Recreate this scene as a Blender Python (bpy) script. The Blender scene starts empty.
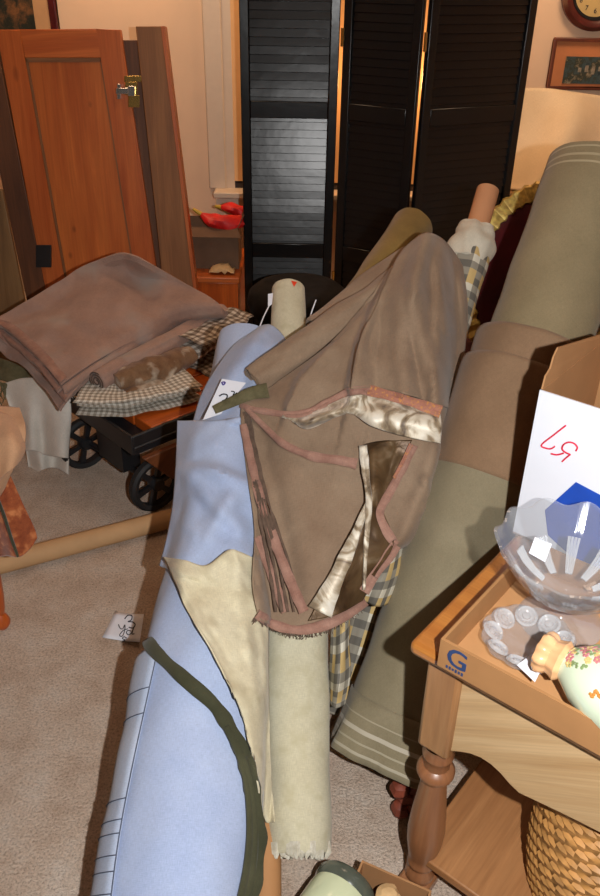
import bpy, bmesh, math, random
from mathutils import Vector, Matrix, noise
from mathutils.bvhtree import BVHTree
random.seed(7)
scene = bpy.context.scene
COL = scene.collection
PI = math.pi
V = Vector

# ------------------------------------------------------------------ camera
FPX, CX, CY = 800.0, 300.0, 448.0
PITCH, ROLL, EYE = math.radians(31.0), math.radians(1.05), 1.6
CAMROT = Matrix.Rotation(math.radians(90) - PITCH, 3, 'X') @ Matrix.Rotation(ROLL, 3, 'Z')
CAM = V((0, 0, EYE))
cd = bpy.data.cameras.new('camera')
cd.sensor_fit = 'VERTICAL'; cd.sensor_height = 24.0; cd.sensor_width = 24.0
cd.lens = FPX / 896.0 * 24.0
cd.clip_start = 0.02
cam = bpy.data.objects.new('camera', cd); COL.objects.link(cam)
cam.location = CAM; cam.rotation_euler = CAMROT.to_euler()
scene.camera = cam
scene.cycles.transparent_max_bounces = 48

def ray(px, py):
    return CAMROT @ V(((px - CX) / FPX, -(py - CY) / FPX, -1.0))
def on_z(px, py, z):
    d = ray(px, py); return CAM + d * ((z - CAM.z) / d.z)
def on_y(px, py, y):
    d = ray(px, py); return CAM + d * ((y - CAM.y) / d.y)
def on_plane(px, py, p0, n):
    d = ray(px, py); return CAM + d * ((p0 - CAM).dot(n) / d.dot(n))
def at_depth(px, py, dep):
    return CAM + ray(px, py) * dep
# the leaning plane the bolts lie in
PA = math.atan2(0.755, 1.233)
PN = V((0, -math.sin(PA), math.cos(PA)))
PP = V((0, 0.967, 0.07))
def pl(px, py, h):
    return on_plane(px, py, PP + PN * h, PN)

# ------------------------------------------------------------------ objects
BASE = {}
REG = {}            # world-space geometry for draping
def tag(o, label=None, cat=None, group=None, kind=None):
    if label: o['label'] = label
    if cat: o['category'] = cat
    if group: o['group'] = group
    if kind: o['kind'] = kind
    return o
def thing(name, label, cat, loc, group=None):
    o = bpy.data.objects.new(name, None); COL.objects.link(o)
    o.empty_display_size = 0.05
    o.location = V(loc); BASE[o] = V(loc)
    return tag(o, label, cat, group)

class MB:
    def __init__(s):
        s.v = []; s.f = []; s.uv = []
    def vert(s, p):
        s.v.append(V(p)); return len(s.v) - 1
    def face(s, idx, uvs):
        s.f.append(tuple(idx)); s.uv.append([tuple(u) for u in uvs])
    def grid(s, P, closed_u=False, U=None, W=None, flip=False):
        """P[row][col]; uv in metres unless U (per col) / W (per row) given"""
        R, C = len(P), len(P[0])
        idx = [[s.vert(p) for p in row] for row in P]
        if U is None:
            U = [0.0]
            mid = P[R // 2]
            for c in range(1, C + (1 if closed_u else 0)):
                U.append(U[-1] + (mid[c % C] - mid[c - 1]).length)
        if W is None:
            W = [0.0]
            for r in range(1, R):
                W.append(W[-1] + (P[r][C // 2] - P[r - 1][C // 2]).length)
        for r in range(R - 1):
            for c in range(C if closed_u else C - 1):
                c2 = (c + 1) % C
                q = [idx[r][c], idx[r][c2], idx[r + 1][c2], idx[r + 1][c]]
                t = [(U[c], W[r]), (U[c + 1], W[r]), (U[c + 1], W[r + 1]), (U[c], W[r + 1])]
                if flip: q.reverse(); t.reverse()
                s.face(q, t)
        return idx
    def box(s, c, size, M=None):
        c = V(c); hx, hy, hz = [k / 2 for k in size]
        M = M or Matrix.Identity(3)
        dims = list(size)
        order = sorted(range(3), key=lambda k: -dims[k])
        base = len(s.v)
        loc = [V((x, y, z)) for x in (-hx, hx) for y in (-hy, hy) for z in (-hz, hz)]
        for l in loc: s.vert(c + M @ l)
        off = random.random() * 3
        for q in ((0, 1, 3, 2), (4, 6, 7, 5), (0, 4, 5, 1), (2, 3, 7, 6), (0, 2, 6, 4), (1, 5, 7, 3)):
            pts = [loc[i] for i in q]
            nax = [k for k in range(3) if abs(pts[0][k] - pts[2][k]) < 1e-9]
            nax = nax[0] if nax else order[2]
            ax = [k for k in order if k != nax]
            s.face([base + i for i in q], [(p[ax[0]] + off, p[ax[1]] + off * 1.7 + 0.13 * nax) for p in pts])
    def hexa(s, bot, top, grain=None):
        """8 corner solid: bot[4], top[4] same order"""
        b = [s.vert(p) for p in list(bot) + list(top)]
        off = random.random() * 3
        pts = [V(p) for p in list(bot) + list(top)]
        e = [pts[1] - pts[0], pts[3] - pts[0], pts[4] - pts[0]]
        ln = [k.length for k in e]; order = sorted(range(3), key=lambda k: -ln[k])
        if grain is not None: order = [grain] + [k for k in order if k != grain]
        dirs = [k.normalized() for k in e]
        for q, nax in (((3, 2, 1, 0), 2), ((4, 5, 6, 7), 2), ((0, 1, 5, 4), 1), ((2, 3, 7, 6), 1), ((1, 2, 6, 5), 0), ((3, 0, 4, 7), 0)):
            ax = [k for k in order if k != nax]
            s.face([b[i] for i in q], [((pts[i] - pts[0]).dot(dirs[ax[0]]) + off, (pts[i] - pts[0]).dot(dirs[ax[1]]) + off * 1.3) for i in q])
    def slab(s, quad, thick, grain=None):
        """quad of 4 points, extruded along its normal away (thick may be a vector)"""
        q = [V(p) for p in quad]
        n = (q[1] - q[0]).cross(q[3] - q[0]).normalized()
        t = thick if isinstance(thick, Vector) else n * thick
        s.hexa(q, [p + t for p in q], grain)
    def prism(s, poly, t):
        """flat polygon list of 3d points extruded by vector t"""
        n = len(poly); a = [s.vert(p) for p in poly]; b = [s.vert(p + t) for p in poly]
        o = poly[0]; e1 = (poly[1] - poly[0]).normalized(); nn = t.normalized(); e2 = nn.cross(e1)
        uv = [((p - o).dot(e1), (p - o).dot(e2)) for p in poly]
        s.face(list(reversed(a)), list(reversed(uv))); s.face(b, uv)
        for i in range(n):
            j = (i + 1) % n
            L = (poly[j] - poly[i]).length
            s.face([a[i], a[j], b[j], b[i]], [(0, 0), (L, 0), (L, t.length), (0, t.length)])
    def tube(s, pts, rad, n=12, cap=True, closed=False, flat=1.0, up=None, twist=None, rfun=None):
        pts = [V(p) for p in pts]; m = len(pts)
        if not hasattr(rad, '__len__'): rad = [rad] * m
        rows = []
        prev = None
        for i, p in enumerate(pts):
            if closed: t = pts[(i + 1) % m] - pts[i - 1]
            else: t = pts[min(i + 1, m - 1)] - pts[max(i - 1, 0)]
            t.normalize()
            if prev is None:
                u = V(up) if up is not None else (V((0, 0, 1)) if abs(t.z) < 0.9 else V((1, 0, 0)))
            else: u = prev
            u = (u - t * u.dot(t)).normalized(); prev = u
            w = t.cross(u)
            row = []
            for k in range(n):
                a = 2 * PI * k / n
                r = rad[i] * (rfun(i, a) if rfun else 1.0)
                row.append(p + (u * math.cos(a) * flat + w * math.sin(a)) * r)
            rows.append(row)
        if closed: rows.append(rows[0])
        rows_t = rows
        idx = s.grid(rows_t, closed_u=True)
        if cap and not closed:
            for row, rev in ((idx[0], True), (idx[-1], False)):
                q = list(row)
                if rev: q.reverse()
                cc = sum((s.v[i] for i in q), V()) / len(q)
                s.face(q, [((s.v[i] - cc).x, (s.v[i] - cc).y) for i in q])
        return idx
    def lathe(s, prof, org, ax=(0, 0, 1), n=32, ref=None, rmod=None, zmod=None):
        """prof: list of (r, h)"""
        ax = V(ax).normalized(); org = V(org)
        r0 = V(ref) if ref is not None else (V((1, 0, 0)) if abs(ax.x) < 0.9 else V((0, 1, 0)))
        u = (r0 - ax * r0.dot(ax)).normalized(); w = ax.cross(u)
        rows = []
        for i, (r, h) in enumerate(prof):
            row = []
            for k in range(n):
                a = 2 * PI * k / n
                rr = r * (rmod(i, a) if rmod else 1.0)
                hh = h + (zmod(i, a) if zmod else 0.0)
                row.append(org + ax * hh + (u * math.cos(a) + w * math.sin(a)) * max(rr, 1e-5))
            rows.append(row)
        L = [0.0]
        for i in range(1, len(prof)):
            L.append(L[-1] + math.hypot(prof[i][0] - prof[i - 1][0], prof[i][1] - prof[i - 1][1]))
        rm = max(p[0] for p in prof)
        U = [2 * PI * rm * k / n for k in range(n + 1)]
        base = len(s.f)
        s.grid(rows, closed_u=True, U=U, W=L)
        # grain along the axis: swap uv
        for k in range(base, len(s.f)): s.uv[k] = [(b, a) for a, b in s.uv[k]]
    def build(s, name, m, parent=None, smooth=True, loc=None, solid=0, bevel=0, sub=0, reg=None, angle=40, offset=1, fixn=True):
        base = BASE[parent] if parent is not None else (V(loc) if loc is not None else V((0, 0, 0)))
        me = bpy.data.meshes.new(name)
        me.from_pydata([tuple(p - base) for p in s.v], [], s.f)
        uvl = me.uv_layers.new(name='UVMap')
        k = 0
        for u in s.uv:
            for t in u:
                uvl.data[k].uv = t; k += 1
        me.materials.append(m)
        if fixn:
            bm = bmesh.new(); bm.from_mesh(me)
            bmesh.ops.remove_doubles(bm, verts=bm.verts, dist=1e-5)
            bmesh.ops.recalc_face_normals(bm, faces=bm.faces)
            bm.to_mesh(me); bm.free()
        o = bpy.data.objects.new(name, me); COL.objects.link(o)
        if parent is not None: o.parent = parent
        else: o.location = base
        BASE[o] = base
        if bevel:
            b = o.modifiers.new('bevel', 'BEVEL'); b.width = bevel; b.segments = 2; b.limit_method = 'ANGLE'; b.angle_limit = math.radians(40)
        if solid:
            d = o.modifiers.new('solid', 'SOLIDIFY'); d.thickness = solid; d.offset = offset
        if sub:
            d = o.modifiers.new('sub', 'SUBSURF'); d.levels = sub; d.render_levels = sub
        if smooth:
            me.shade_smooth()
            try: me.set_sharp_from_angle(angle=math.radians(angle))
            except Exception: pass
        if reg is not None: REG[reg] = ([p.copy() for p in s.v], list(s.f))
        return o

def bvh_of(*keys):
    vs, fs = [], []
    for k in keys:
        v, f = REG[k]; b = len(vs)
        vs += v; fs += [tuple(i + b for i in q) for q in f]
    return BVHTree.FromPolygons(vs, fs)

def cr(a, b, c, d, t):
    return 0.5 * ((2 * b) + (c - a) * t + (2 * a - 5 * b + 4 * c - d) * t * t + (3 * b - a - 3 * c + d) * t * t * t)
def spline(pts, n):
    """Catmull-Rom resample of list of tuples to n+1 samples (uniform in index)"""
    m = len(pts); out = []
    for k in range(n + 1):
        x = k / n * (m - 1); i = min(int(x), m - 2); t = x - i
        p = [pts[max(i - 1, 0)], pts[i], pts[i + 1], pts[min(i + 2, m - 1)]]
        out.append(tuple(cr(p[0][j], p[1][j], p[2][j], p[3][j], t) for j in range(len(pts[0]))))
    return out
def net(rows, nr, nc):
    dense = [spline(r, nc) for r in rows]
    cols = [spline([d[c] for d in dense], nr) for c in range(nc + 1)]
    return [[cols[c][r] for c in range(nc + 1)] for r in range(nr + 1)]
def smooth_grid(G, it=2, fix=True):
    R, C = len(G), len(G[0])
    for _ in range(it):
        N = [[p.copy() for p in row] for row in G]
        for r in range(R):
            for c in range(C):
                if fix and (r in (0, R - 1) or c in (0, C - 1)):
                    continue
                nb = [G[rr][cc] for rr, cc in ((r - 1, c), (r + 1, c), (r, c - 1), (r, c + 1)) if 0 <= rr < R and 0 <= cc < C]
                N[r][c] = G[r][c] * 0.5 + sum(nb, V()) / len(nb) * 0.5
        G = N
    return G
def clear(p, tree, off):
    """keep a cloth point in front of what it lies on, seen from above/front"""
    if tree is None: return p
    d = p - CAM; L = d.length; d.normalize()
    hit = tree.ray_cast(CAM, d)
    if hit[0] is not None and hit[3] < L + off:
        return CAM + d * (hit[3] - off)
    return p
def segd(px, py, A, B):
    dx, dy = B[0] - A[0], B[1] - A[1]; L2 = dx * dx + dy * dy
    t = max(0, min(1, ((px - A[0]) * dx + (py - A[1]) * dy) / L2))
    qx, qy = A[0] + dx * t, A[1] + dy * t
    cross = dx * (py - A[1]) - dy * (px - A[0])
    return math.hypot(px - qx, py - qy) * (1 if cross > 0 else -1), t
def fold_h(px, py, folds):
    h = 0
    for poly, amp, w, side in folds:
        best = None
        for a, b in zip(poly, poly[1:]):
            d, t = segd(px, py, a, b)
            if best is None or abs(d) < abs(best): best = d
        d = best * (side or 1)
        if side == 0: h += amp * math.exp(-(d / w) ** 2)
        elif d > 0: h += amp * math.exp(-d / w)
        else: h += amp * math.exp(-(d / 3.0) ** 2)
    return h
def drape(rows, nr, nc, tree=None, off=0.008, folds=(), wr=0.004, ws=14, surf=pl, sm=2, seed=0.0):
    N = net(rows, nr, nc); G = []
    for r in N:
        row = []
        for (px, py, h) in r:
            hh = h + fold_h(px, py, folds)
            p = surf(px, py, hh)
            dn_ = wr * noise.noise(p * ws + V((seed, 0, 0))) + wr * .5 * noise.noise(p * ws * 2.7 + V((seed, 5, 0)))
            fh = fold_h(px, py, folds)
            row.append(clear(surf(px, py, hh + dn_), tree, off + max(0.0, .5 * wr + dn_ + .6 * fh)))
        G.append(row)
    return smooth_grid(G, sm)
def ribbon(path, width, n, tree, off=0.006, surf=pl, lift=0.0, wob=0.0):
    """flat strip following pixel path (px,py,h) lying on what is below"""
    P = [clear(surf(px, py, h), tree, off) for px, py, h in spline(path, n)]
    rows = []
    for i, p in enumerate(P):
        t = (P[min(i + 1, n)] - P[max(i - 1, 0)]).normalized()
        vd = (p - CAM).normalized()
        s_ = t.cross(vd).normalized()
        w = width[0] + (width[1] - width[0]) * i / n if hasattr(width, '__len__') else width
        w *= 1 + wob * noise.noise(p * 30)
        a = p + s_ * w / 2; b = p - s_ * w / 2
        rows.append([clear(a, tree, off), clear(p, tree, off), clear(b, tree, off)])
    return rows

# ------------------------------------------------------------------ materials
def nodes(name):
    m = bpy.data.materials.new(name); m.use_nodes = True
    nt = m.node_tree; b = nt.nodes['Principled BSDF']
    return m, nt, b
def N(nt, typ, **kw):
    n = nt.nodes.new(typ)
    for k, v in kw.items():
        if k in n.inputs: n.inputs[k].default_value = v
        else: setattr(n, k, v)
    return n
def rgba(c): return (c[0], c[1], c[2], 1)
def srgb(r, g, b):
    f = lambda x: (x / 255 / 12.92) if x / 255 <= .04045 else ((x / 255 + .055) / 1.055) ** 2.4
    return (f(r), f(g), f(b))
def ramp(nt, stops, interp='LINEAR'):
    r = nt.nodes.new('ShaderNodeValToRGB'); e = r.color_ramp.elements
    r.color_ramp.interpolation = interp
    while len(e) < len(stops): e.new(0.5)
    for k, (p, c) in enumerate(stops): e[k].position = p; e[k].color = rgba(c)
    return r
def uvmap(nt, scale=(1, 1, 1), rot=0):
    t = nt.nodes.new('ShaderNodeTexCoord'); mp = nt.nodes.new('ShaderNodeMapping')
    mp.inputs['Scale'].default_value = scale; mp.inputs['Rotation'].default_value = (0, 0, rot)
    nt.links.new(t.outputs['UV'], mp.inputs['Vector']); return mp.outputs[0]
def objco(nt):
    return nt.nodes.new('ShaderNodeTexCoord').outputs['Object']
def bump(nt, b, h, strength=.3, dist=.002):
    bp = N(nt, 'ShaderNodeBump', Strength=strength, Distance=dist)
    nt.links.new(h, bp.inputs['Height']); nt.links.new(bp.outputs[0], b.inputs['Normal'])
def plain(name, c, rough=.6, metal=0, var=.12, scale=25, spec=.5, coat=0):
    m, nt, b = nodes(name)
    n = N(nt, 'ShaderNodeTexNoise', Scale=scale, Detail=4)
    nt.links.new(objco(nt), n.inputs['Vector'])
    r = ramp(nt, [(.3, [k * (1 - var) for k in c]), (.7, [min(1, k * (1 + var)) for k in c])])
    nt.links.new(n.outputs[0], r.inputs[0]); nt.links.new(r.outputs[0], b.inputs['Base Color'])
    b.inputs['Roughness'].default_value = rough; b.inputs['Metallic'].default_value = metal
    b.inputs['Specular IOR Level'].default_value = spec; b.inputs['Coat Weight'].default_value = coat
    return m
def fabric(name, c, c2=None, rough=.85, sheen=.15, mott=7, weave=900, bs=.35, streak=True, blot=None):
    c2 = c2 or [k * .8 for k in c]
    m, nt, b = nodes(name)
    n = N(nt, 'ShaderNodeTexNoise', Scale=mott, Detail=5, Roughness=.6)
    nt.links.new(objco(nt), n.inputs['Vector'])
    r = ramp(nt, [(.3, c2), (.68, c)])
    nt.links.new(n.outputs[0], r.inputs[0])
    out = r.outputs[0]
    f = N(nt, 'ShaderNodeTexNoise', Scale=1.0, Detail=2)
    nt.links.new(uvmap(nt, (weave, weave * .12, 1)), f.inputs['Vector'])
    f2 = N(nt, 'ShaderNodeTexNoise', Scale=1.0, Detail=2)
    nt.links.new(uvmap(nt, (weave * .12, weave, 1)), f2.inputs['Vector'])
    ad = N(nt, 'ShaderNodeMath', operation='ADD'); nt.links.new(f.outputs[0], ad.inputs[0]); nt.links.new(f2.outputs[0], ad.inputs[1])
    mr = N(nt, 'ShaderNodeMapRange'); mr.inputs['From Min'].default_value = .7; mr.inputs['From Max'].default_value = 1.3
    mr.inputs['To Min'].default_value = .88; mr.inputs['To Max'].default_value = 1.1
    nt.links.new(ad.outputs[0], mr.inputs['Value'])
    mx = N(nt, 'ShaderNodeMix', data_type='RGBA', blend_type='MULTIPLY'); mx.inputs[0].default_value = 1
    nt.links.new(out, mx.inputs[6]); nt.links.new(mr.outputs[0], mx.inputs[7])
    out = mx.outputs[2]
    if blot:
        n3 = N(nt, 'ShaderNodeTexNoise', Scale=blot[1], Detail=3); nt.links.new(objco(nt), n3.inputs['Vector'])
        r3 = ramp(nt, [(.52, (0, 0, 0)), (.7, (1, 1, 1))]); nt.links.new(n3.outputs[0], r3.inputs[0])
        m3 = N(nt, 'ShaderNodeMix', data_type='RGBA'); nt.links.new(r3.outputs[0], m3.inputs[0])
        nt.links.new(out, m3.inputs[6]); m3.inputs[7].default_value = rgba(blot[0]); out = m3.outputs[2]
    nt.links.new(out, b.inputs['Base Color'])
    b.inputs['Roughness'].default_value = rough
    b.inputs['Sheen Weight'].default_value = sheen; b.inputs['Sheen Roughness'].default_value = .5
    b.inputs['Specular IOR Level'].default_value = .2
    bump(nt, b, ad.outputs[0], bs, .0006)
    return m
def wood(name, c, dark, rough=.45, gx=1.6, gy=22, knots=True, coat=.1, kscale=(3.2, 7)):
    m, nt, b = nodes(name)
    n = N(nt, 'ShaderNodeTexNoise', Scale=1, Detail=6, Roughness=.65, Distortion=.6)
    nt.links.new(uvmap(nt, (gx, gy, 1)), n.inputs['Vector'])
    n2 = N(nt, 'ShaderNodeTexNoise', Scale=1, Detail=3); nt.links.new(uvmap(nt, (gx * 3, gy * 9, 1)), n2.inputs['Vector'])
    r = ramp(nt, [(.28, dark), (.5, [.6 * a + .4 * d for a, d in zip(c, dark)]), (.62, c), (.85, [min(1, k * 1.12) for k in c])])
    nt.links.new(n.outputs[0], r.inputs[0])
    mx = N(nt, 'ShaderNodeMix', data_type='RGBA', blend_type='MULTIPLY'); mx.inputs[0].default_value = .35
    nt.links.new(r.outputs[0], mx.inputs[6]); nt.links.new(n2.outputs[0], mx.inputs[7])
    out = mx.outputs[2]
    if knots:
        v = N(nt, 'ShaderNodeTexVoronoi', Scale=1); v.inputs['Randomness'].default_value = 1
        nt.links.new(uvmap(nt, (kscale[0], kscale[1], 1)), v.inputs['Vector'])
        kr = ramp(nt, [(.07, (1, 1, 1)), (.17, (0, 0, 0))]); nt.links.new(v.outputs['Distance'], kr.inputs[0])
        mk = N(nt, 'ShaderNodeMix', data_type='RGBA'); nt.links.new(kr.outputs[0], mk.inputs[0])
        nt.links.new(out, mk.inputs[6]); mk.inputs[7].default_value = rgba([k * .3 for k in dark]); out = mk.outputs[2]
    nt.links.new(out, b.inputs['Base Color'])
    b.inputs['Roughness'].default_value = rough; b.inputs['Coat Weight'].default_value = coat; b.inputs['Coat Roughness'].default_value = .3
    bump(nt, b, n2.outputs[0], .15, .001)
    return m
def frac_bands(nt, sock, period, duty):
    a = N(nt, 'ShaderNodeMath', operation='DIVIDE'); nt.links.new(sock, a.inputs[0]); a.inputs[1].default_value = period
    f = N(nt, 'ShaderNodeMath', operation='FRACT'); nt.links.new(a.outputs[0], f.inputs[0])
    l = N(nt, 'ShaderNodeMath', operation='LESS_THAN'); nt.links.new(f.outputs[0], l.inputs[0]); l.inputs[1].default_value = duty
    return l.outputs[0]
def checks(name, period, c_lo, c_mid, c_hi, alt=None, altp=2.0, duty=.5):
    m, nt, b = nodes(name)
    sp = nt.nodes.new('ShaderNodeSeparateXYZ'); nt.links.new(uvmap(nt), sp.inputs[0])
    u = frac_bands(nt, sp.outputs[0], period, duty); w = frac_bands(nt, sp.outputs[1], period, duty)
    ad = N(nt, 'ShaderNodeMath', operation='ADD'); nt.links.new(u, ad.inputs[0]); nt.links.new(w, ad.inputs[1])
    hf = N(nt, 'ShaderNodeMath', operation='MULTIPLY'); nt.links.new(ad.outputs[0], hf.inputs[0]); hf.inputs[1].default_value = .5
    r = ramp(nt, [(.0, c_hi), (.33, c_mid), (.75, c_lo)], 'CONSTANT'); nt.links.new(hf.outputs[0], r.inputs[0])
    out = r.outputs[0]
    if alt:
        w2 = frac_bands(nt, sp.outputs[1], period * altp, .5)
        u2 = N(nt, 'ShaderNodeMath', operation='MULTIPLY'); nt.links.new(w2, u2.inputs[0])
        iv = N(nt, 'ShaderNodeMath', operation='SUBTRACT'); iv.inputs[0].default_value = 1; nt.links.new(u, iv.inputs[1])
        nt.links.new(iv.outputs[0], u2.inputs[1])
        mx = N(nt, 'ShaderNodeMix', data_type='RGBA'); nt.links.new(u2.outputs[0], mx.inputs[0])
        nt.links.new(out, mx.inputs[6]); mx.inputs[7].default_value = rgba(alt); out = mx.outputs[2]
    nt.links.new(out, b.inputs['Base Color']); b.inputs['Roughness'].default_value = .85; b.inputs['Specular IOR Level'].default_value = .2
    f = N(nt, 'ShaderNodeTexNoise', Scale=1, Detail=2); nt.links.new(uvmap(nt, (500, 500, 1)), f.inputs['Vector'])
    bump(nt, b, f.outputs[0], .3, .0008)
    return m
def banded(name, base, base2, bands, axis=1, rough=.85):
    """fabric with constant stripes along uv axis; bands: list (start,end,colour) in metres"""
    m = fabric(name, base, base2, rough)
    nt = m.node_tree; b = nt.nodes['Principled BSDF']
    out = b.inputs['Base Color'].links[0].from_socket
    sp = nt.nodes.new('ShaderNodeSeparateXYZ'); nt.links.new(uvmap(nt), sp.inputs[0])
    s = sp.outputs[axis]
    for a, e, c in bands:
        g = N(nt, 'ShaderNodeMath', operation='GREATER_THAN'); nt.links.new(s, g.inputs[0]); g.inputs[1].default_value = a
        l = N(nt, 'ShaderNodeMath', operation='LESS_THAN'); nt.links.new(s, l.inputs[0]); l.inputs[1].default_value = e
        k = N(nt, 'ShaderNodeMath', operation='MULTIPLY'); nt.links.new(g.outputs[0], k.inputs[0]); nt.links.new(l.outputs[0], k.inputs[1])
        mx = N(nt, 'ShaderNodeMix', data_type='RGBA'); nt.links.new(k.outputs[0], mx.inputs[0]); nt.links.new(out, mx.inputs[6]); mx.inputs[7].default_value = rgba(c)
        out = mx.outputs[2]
    nt.links.new(out, b.inputs['Base Color'])
    return m

M = {}
M['wall'] = plain('wall_paint', srgb(222, 194, 166), .8, var=.03, scale=6)
M['ceil'] = plain('ceiling_paint', (.7, .66, .6), .9, var=.03)
M['blind'] = plain('roller_blind_cloth', srgb(226, 180, 128), .8, var=.03)
M['trim'] = plain('trim_paint', srgb(205, 190, 172), .45, var=.03)
# carpet
m, nt, b = nodes('carpet')
n1 = N(nt, 'ShaderNodeTexNoise', Scale=9, Detail=5, Roughness=.7); nt.links.new(objco(nt), n1.inputs['Vector'])
n2 = N(nt, 'ShaderNodeTexNoise', Scale=170, Detail=4, Roughness=.75); nt.links.new(objco(nt), n2.inputs['Vector'])
r1 = ramp(nt, [(.3, srgb(196, 172, 152)), (.5, srgb(214, 194, 176)), (.7, srgb(222, 208, 194))]); nt.links.new(n1.outputs[0], r1.inputs[0])
r2 = ramp(nt, [(.3, (.4, .37, .35)), (.5, (1, 1, 1)), (.7, (1.3, 1.3, 1.3))]); nt.links.new(n2.outputs[0], r2.inputs[0])
mx = N(nt, 'ShaderNodeMix', data_type='RGBA', blend_type='MULTIPLY'); mx.inputs[0].default_value = .8
nt.links.new(r1.outputs[0], mx.inputs[6]); nt.links.new(r2.outputs[0], mx.inputs[7]); nt.links.new(mx.outputs[2], b.inputs['Base Color'])
b.inputs['Roughness'].default_value = .95; b.inputs['Specular IOR Level'].default_value = .05
bump(nt, b, n2.outputs[0], .8, .012)
M['carpet'] = m
M['pine_red'] = wood('pine_red', srgb(216, 116, 54), srgb(182, 84, 34), .4, kscale=(3.4, 8))
M['pine_red_panel'] = wood('pine_red_panel', srgb(222, 124, 56), srgb(188, 92, 38), .4, gx=1.2, gy=14, kscale=(7, 12))
M['pine_dark'] = wood('pine_dark', srgb(120, 74, 42), srgb(80, 46, 26), .6, knots=False)
M['pine_dull'] = wood('pine_dull', srgb(166, 112, 66), srgb(130, 82, 46), .6, knots=False)
M['pine_tan'] = wood('pine_tan', srgb(140, 108, 68), srgb(100, 72, 42), .6)
M['oak_top'] = wood('pine_top', srgb(196, 128, 60), srgb(168, 98, 40), .3, knots=False, coat=.4)
M['pine_leg'] = wood('pine_leg', srgb(186, 138, 92), srgb(150, 102, 62), .4, knots=False, gy=12, coat=.3)
M['pine_leg_d'] = wood('pine_leg_turned', srgb(168, 114, 76), srgb(132, 84, 54), .35, knots=False, gy=12, coat=.3)
M['pine_apron'] = wood('pine_apron', srgb(216, 182, 136), srgb(186, 146, 98), .5, knots=False, gx=1.4, gy=30)
M['pine_shelf'] = wood('pine_shelf', srgb(188, 134, 86), srgb(146, 96, 56), .45, gx=1.5, gy=20, kscale=(3, 9))
M['deck'] = wood('deck_wood', srgb(214, 104, 34), srgb(170, 70, 20), .35, knots=False, coat=.3)
M['bolster'] = wood('bolster_wood', srgb(130, 74, 40), srgb(88, 46, 24), .5, knots=False)
M['black_wood'] = plain('black_lacquer', (.005, .0055, .0065), .27, var=.3, spec=.42)
nt = M['black_wood'].node_tree; b = nt.nodes['Principled BSDF']
nq_ = N(nt, 'ShaderNodeTexNoise', Scale=9, Detail=3); nt.links.new(objco(nt), nq_.inputs['Vector']); bump(nt, b, nq_.outputs[0], .10, .012)
M['black_matte'] = plain('black_matte', (.012, .012, .013), .8, var=.3, spec=.2)
M['black_metal'] = plain('black_metal', (.012, .012, .014), .45, var=.2)
M['rubber'] = plain('black_rubber', (.012, .012, .013), .7, var=.2)
M['brass'] = plain('brass', (.75, .5, .16), .22, 1, var=.15)
M['steel'] = plain('hinge_steel', (.75, .75, .75), .2, 1, var=.1)
M['gold'] = plain('gilt', (.85, .55, .16), .35, .45, var=.45, scale=60)
M['burgundy'] = fabric('burgundy_velvet', srgb(78, 12, 20), srgb(50, 8, 14))
M['card'] = plain('cardboard', srgb(168, 124, 84), .85, var=.08, scale=12, spec=.2)
M['card_tray'] = plain('tray_cardboard', srgb(162, 118, 76), .85, var=.08, scale=14, spec=.2)
M['card_in'] = plain('cardboard_inside', srgb(186, 138, 92), .85, var=.06, scale=12, spec=.2)
M['card_grey'] = plain('grey_cardboard', srgb(112, 88, 70), .85, var=.15, scale=9, spec=.2)
M['tube'] = plain('tube_cardboard', srgb(190, 152, 110), .75, var=.06, scale=15, spec=.3)
M['tube_pink'] = plain('tube_kraft', srgb(196, 140, 100), .7, var=.05, scale=15, spec=.3)
M['tube_br'] = plain('tube_brown', srgb(176, 128, 84), .7, var=.05, scale=15, spec=.3)
M['white_card'] = plain('white_card', srgb(222, 226, 236), .6, var=.02, scale=10)
M['paper'] = plain('paper', srgb(225, 228, 238), .8, var=.02)
M['ink'] = plain('pen_ink', (.01, .01, .02), .6)
M['purple'] = plain('purple_ink', srgb(60, 40, 130), .6)
M['red_ink'] = plain('red_marker', srgb(214, 34, 66), .6)
M['blue_print'] = plain('blue_print', srgb(24, 74, 178), .5, var=.12, scale=20)
M['logo'] = plain('logo_blue', srgb(40, 62, 104), .7, var=.1, scale=80)
M['red_dot'] = plain('red_sticker', srgb(230, 60, 20), .6)
M['blue'] = fabric('blue_cotton', srgb(176, 189, 216), srgb(156, 171, 204), mott=5)
M['blue_lt'] = fabric('blue_cotton_edge', srgb(186, 196, 214), srgb(160, 174, 200), mott=5)
M['line'] = plain('selvedge_line', srgb(84, 92, 112), .8)
M['cream'] = fabric('cream_canvas', srgb(208, 202, 176), srgb(194, 186, 158), weave=700, blot=(srgb(190, 182, 152), 26))
M['cream_c'] = fabric('cream_muslin', srgb(216, 208, 180), srgb(202, 190, 158), weave=700, mott=10, blot=(srgb(186, 174, 142), 14))
M['cream_end'] = fabric('frayed_end', srgb(214, 210, 196), srgb(180, 172, 150), mott=60)
M['olive'] = fabric('olive_fabric', srgb(76, 75, 54), srgb(52, 53, 36), sheen=.2)
M['taupe'] = fabric('taupe_velvet_back', srgb(152, 130, 108), srgb(130, 107, 87), mott=6, weave=600)
M['taupe_h'] = fabric('mauve_taupe_velvet', srgb(172, 142, 128), srgb(146, 118, 106), mott=5, weave=500, blot=(srgb(158, 144, 136), 6))
M['taupe_d'] = fabric('taupe_velvet_edge', srgb(110, 90, 76), srgb(80, 64, 54), mott=40)
M['pink'] = fabric('pink_selvedge', srgb(168, 130, 114), srgb(140, 102, 88), mott=30, weave=500)
M['pink_gold'] = fabric('gold_printed_selvedge', srgb(176, 122, 104), srgb(150, 100, 80), mott=20, blot=(srgb(198, 140, 76), 150))
M['green_unused'] = fabric('green_bolt', srgb(134, 126, 98), srgb(118, 108, 82), mott=5, weave=500)
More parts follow.
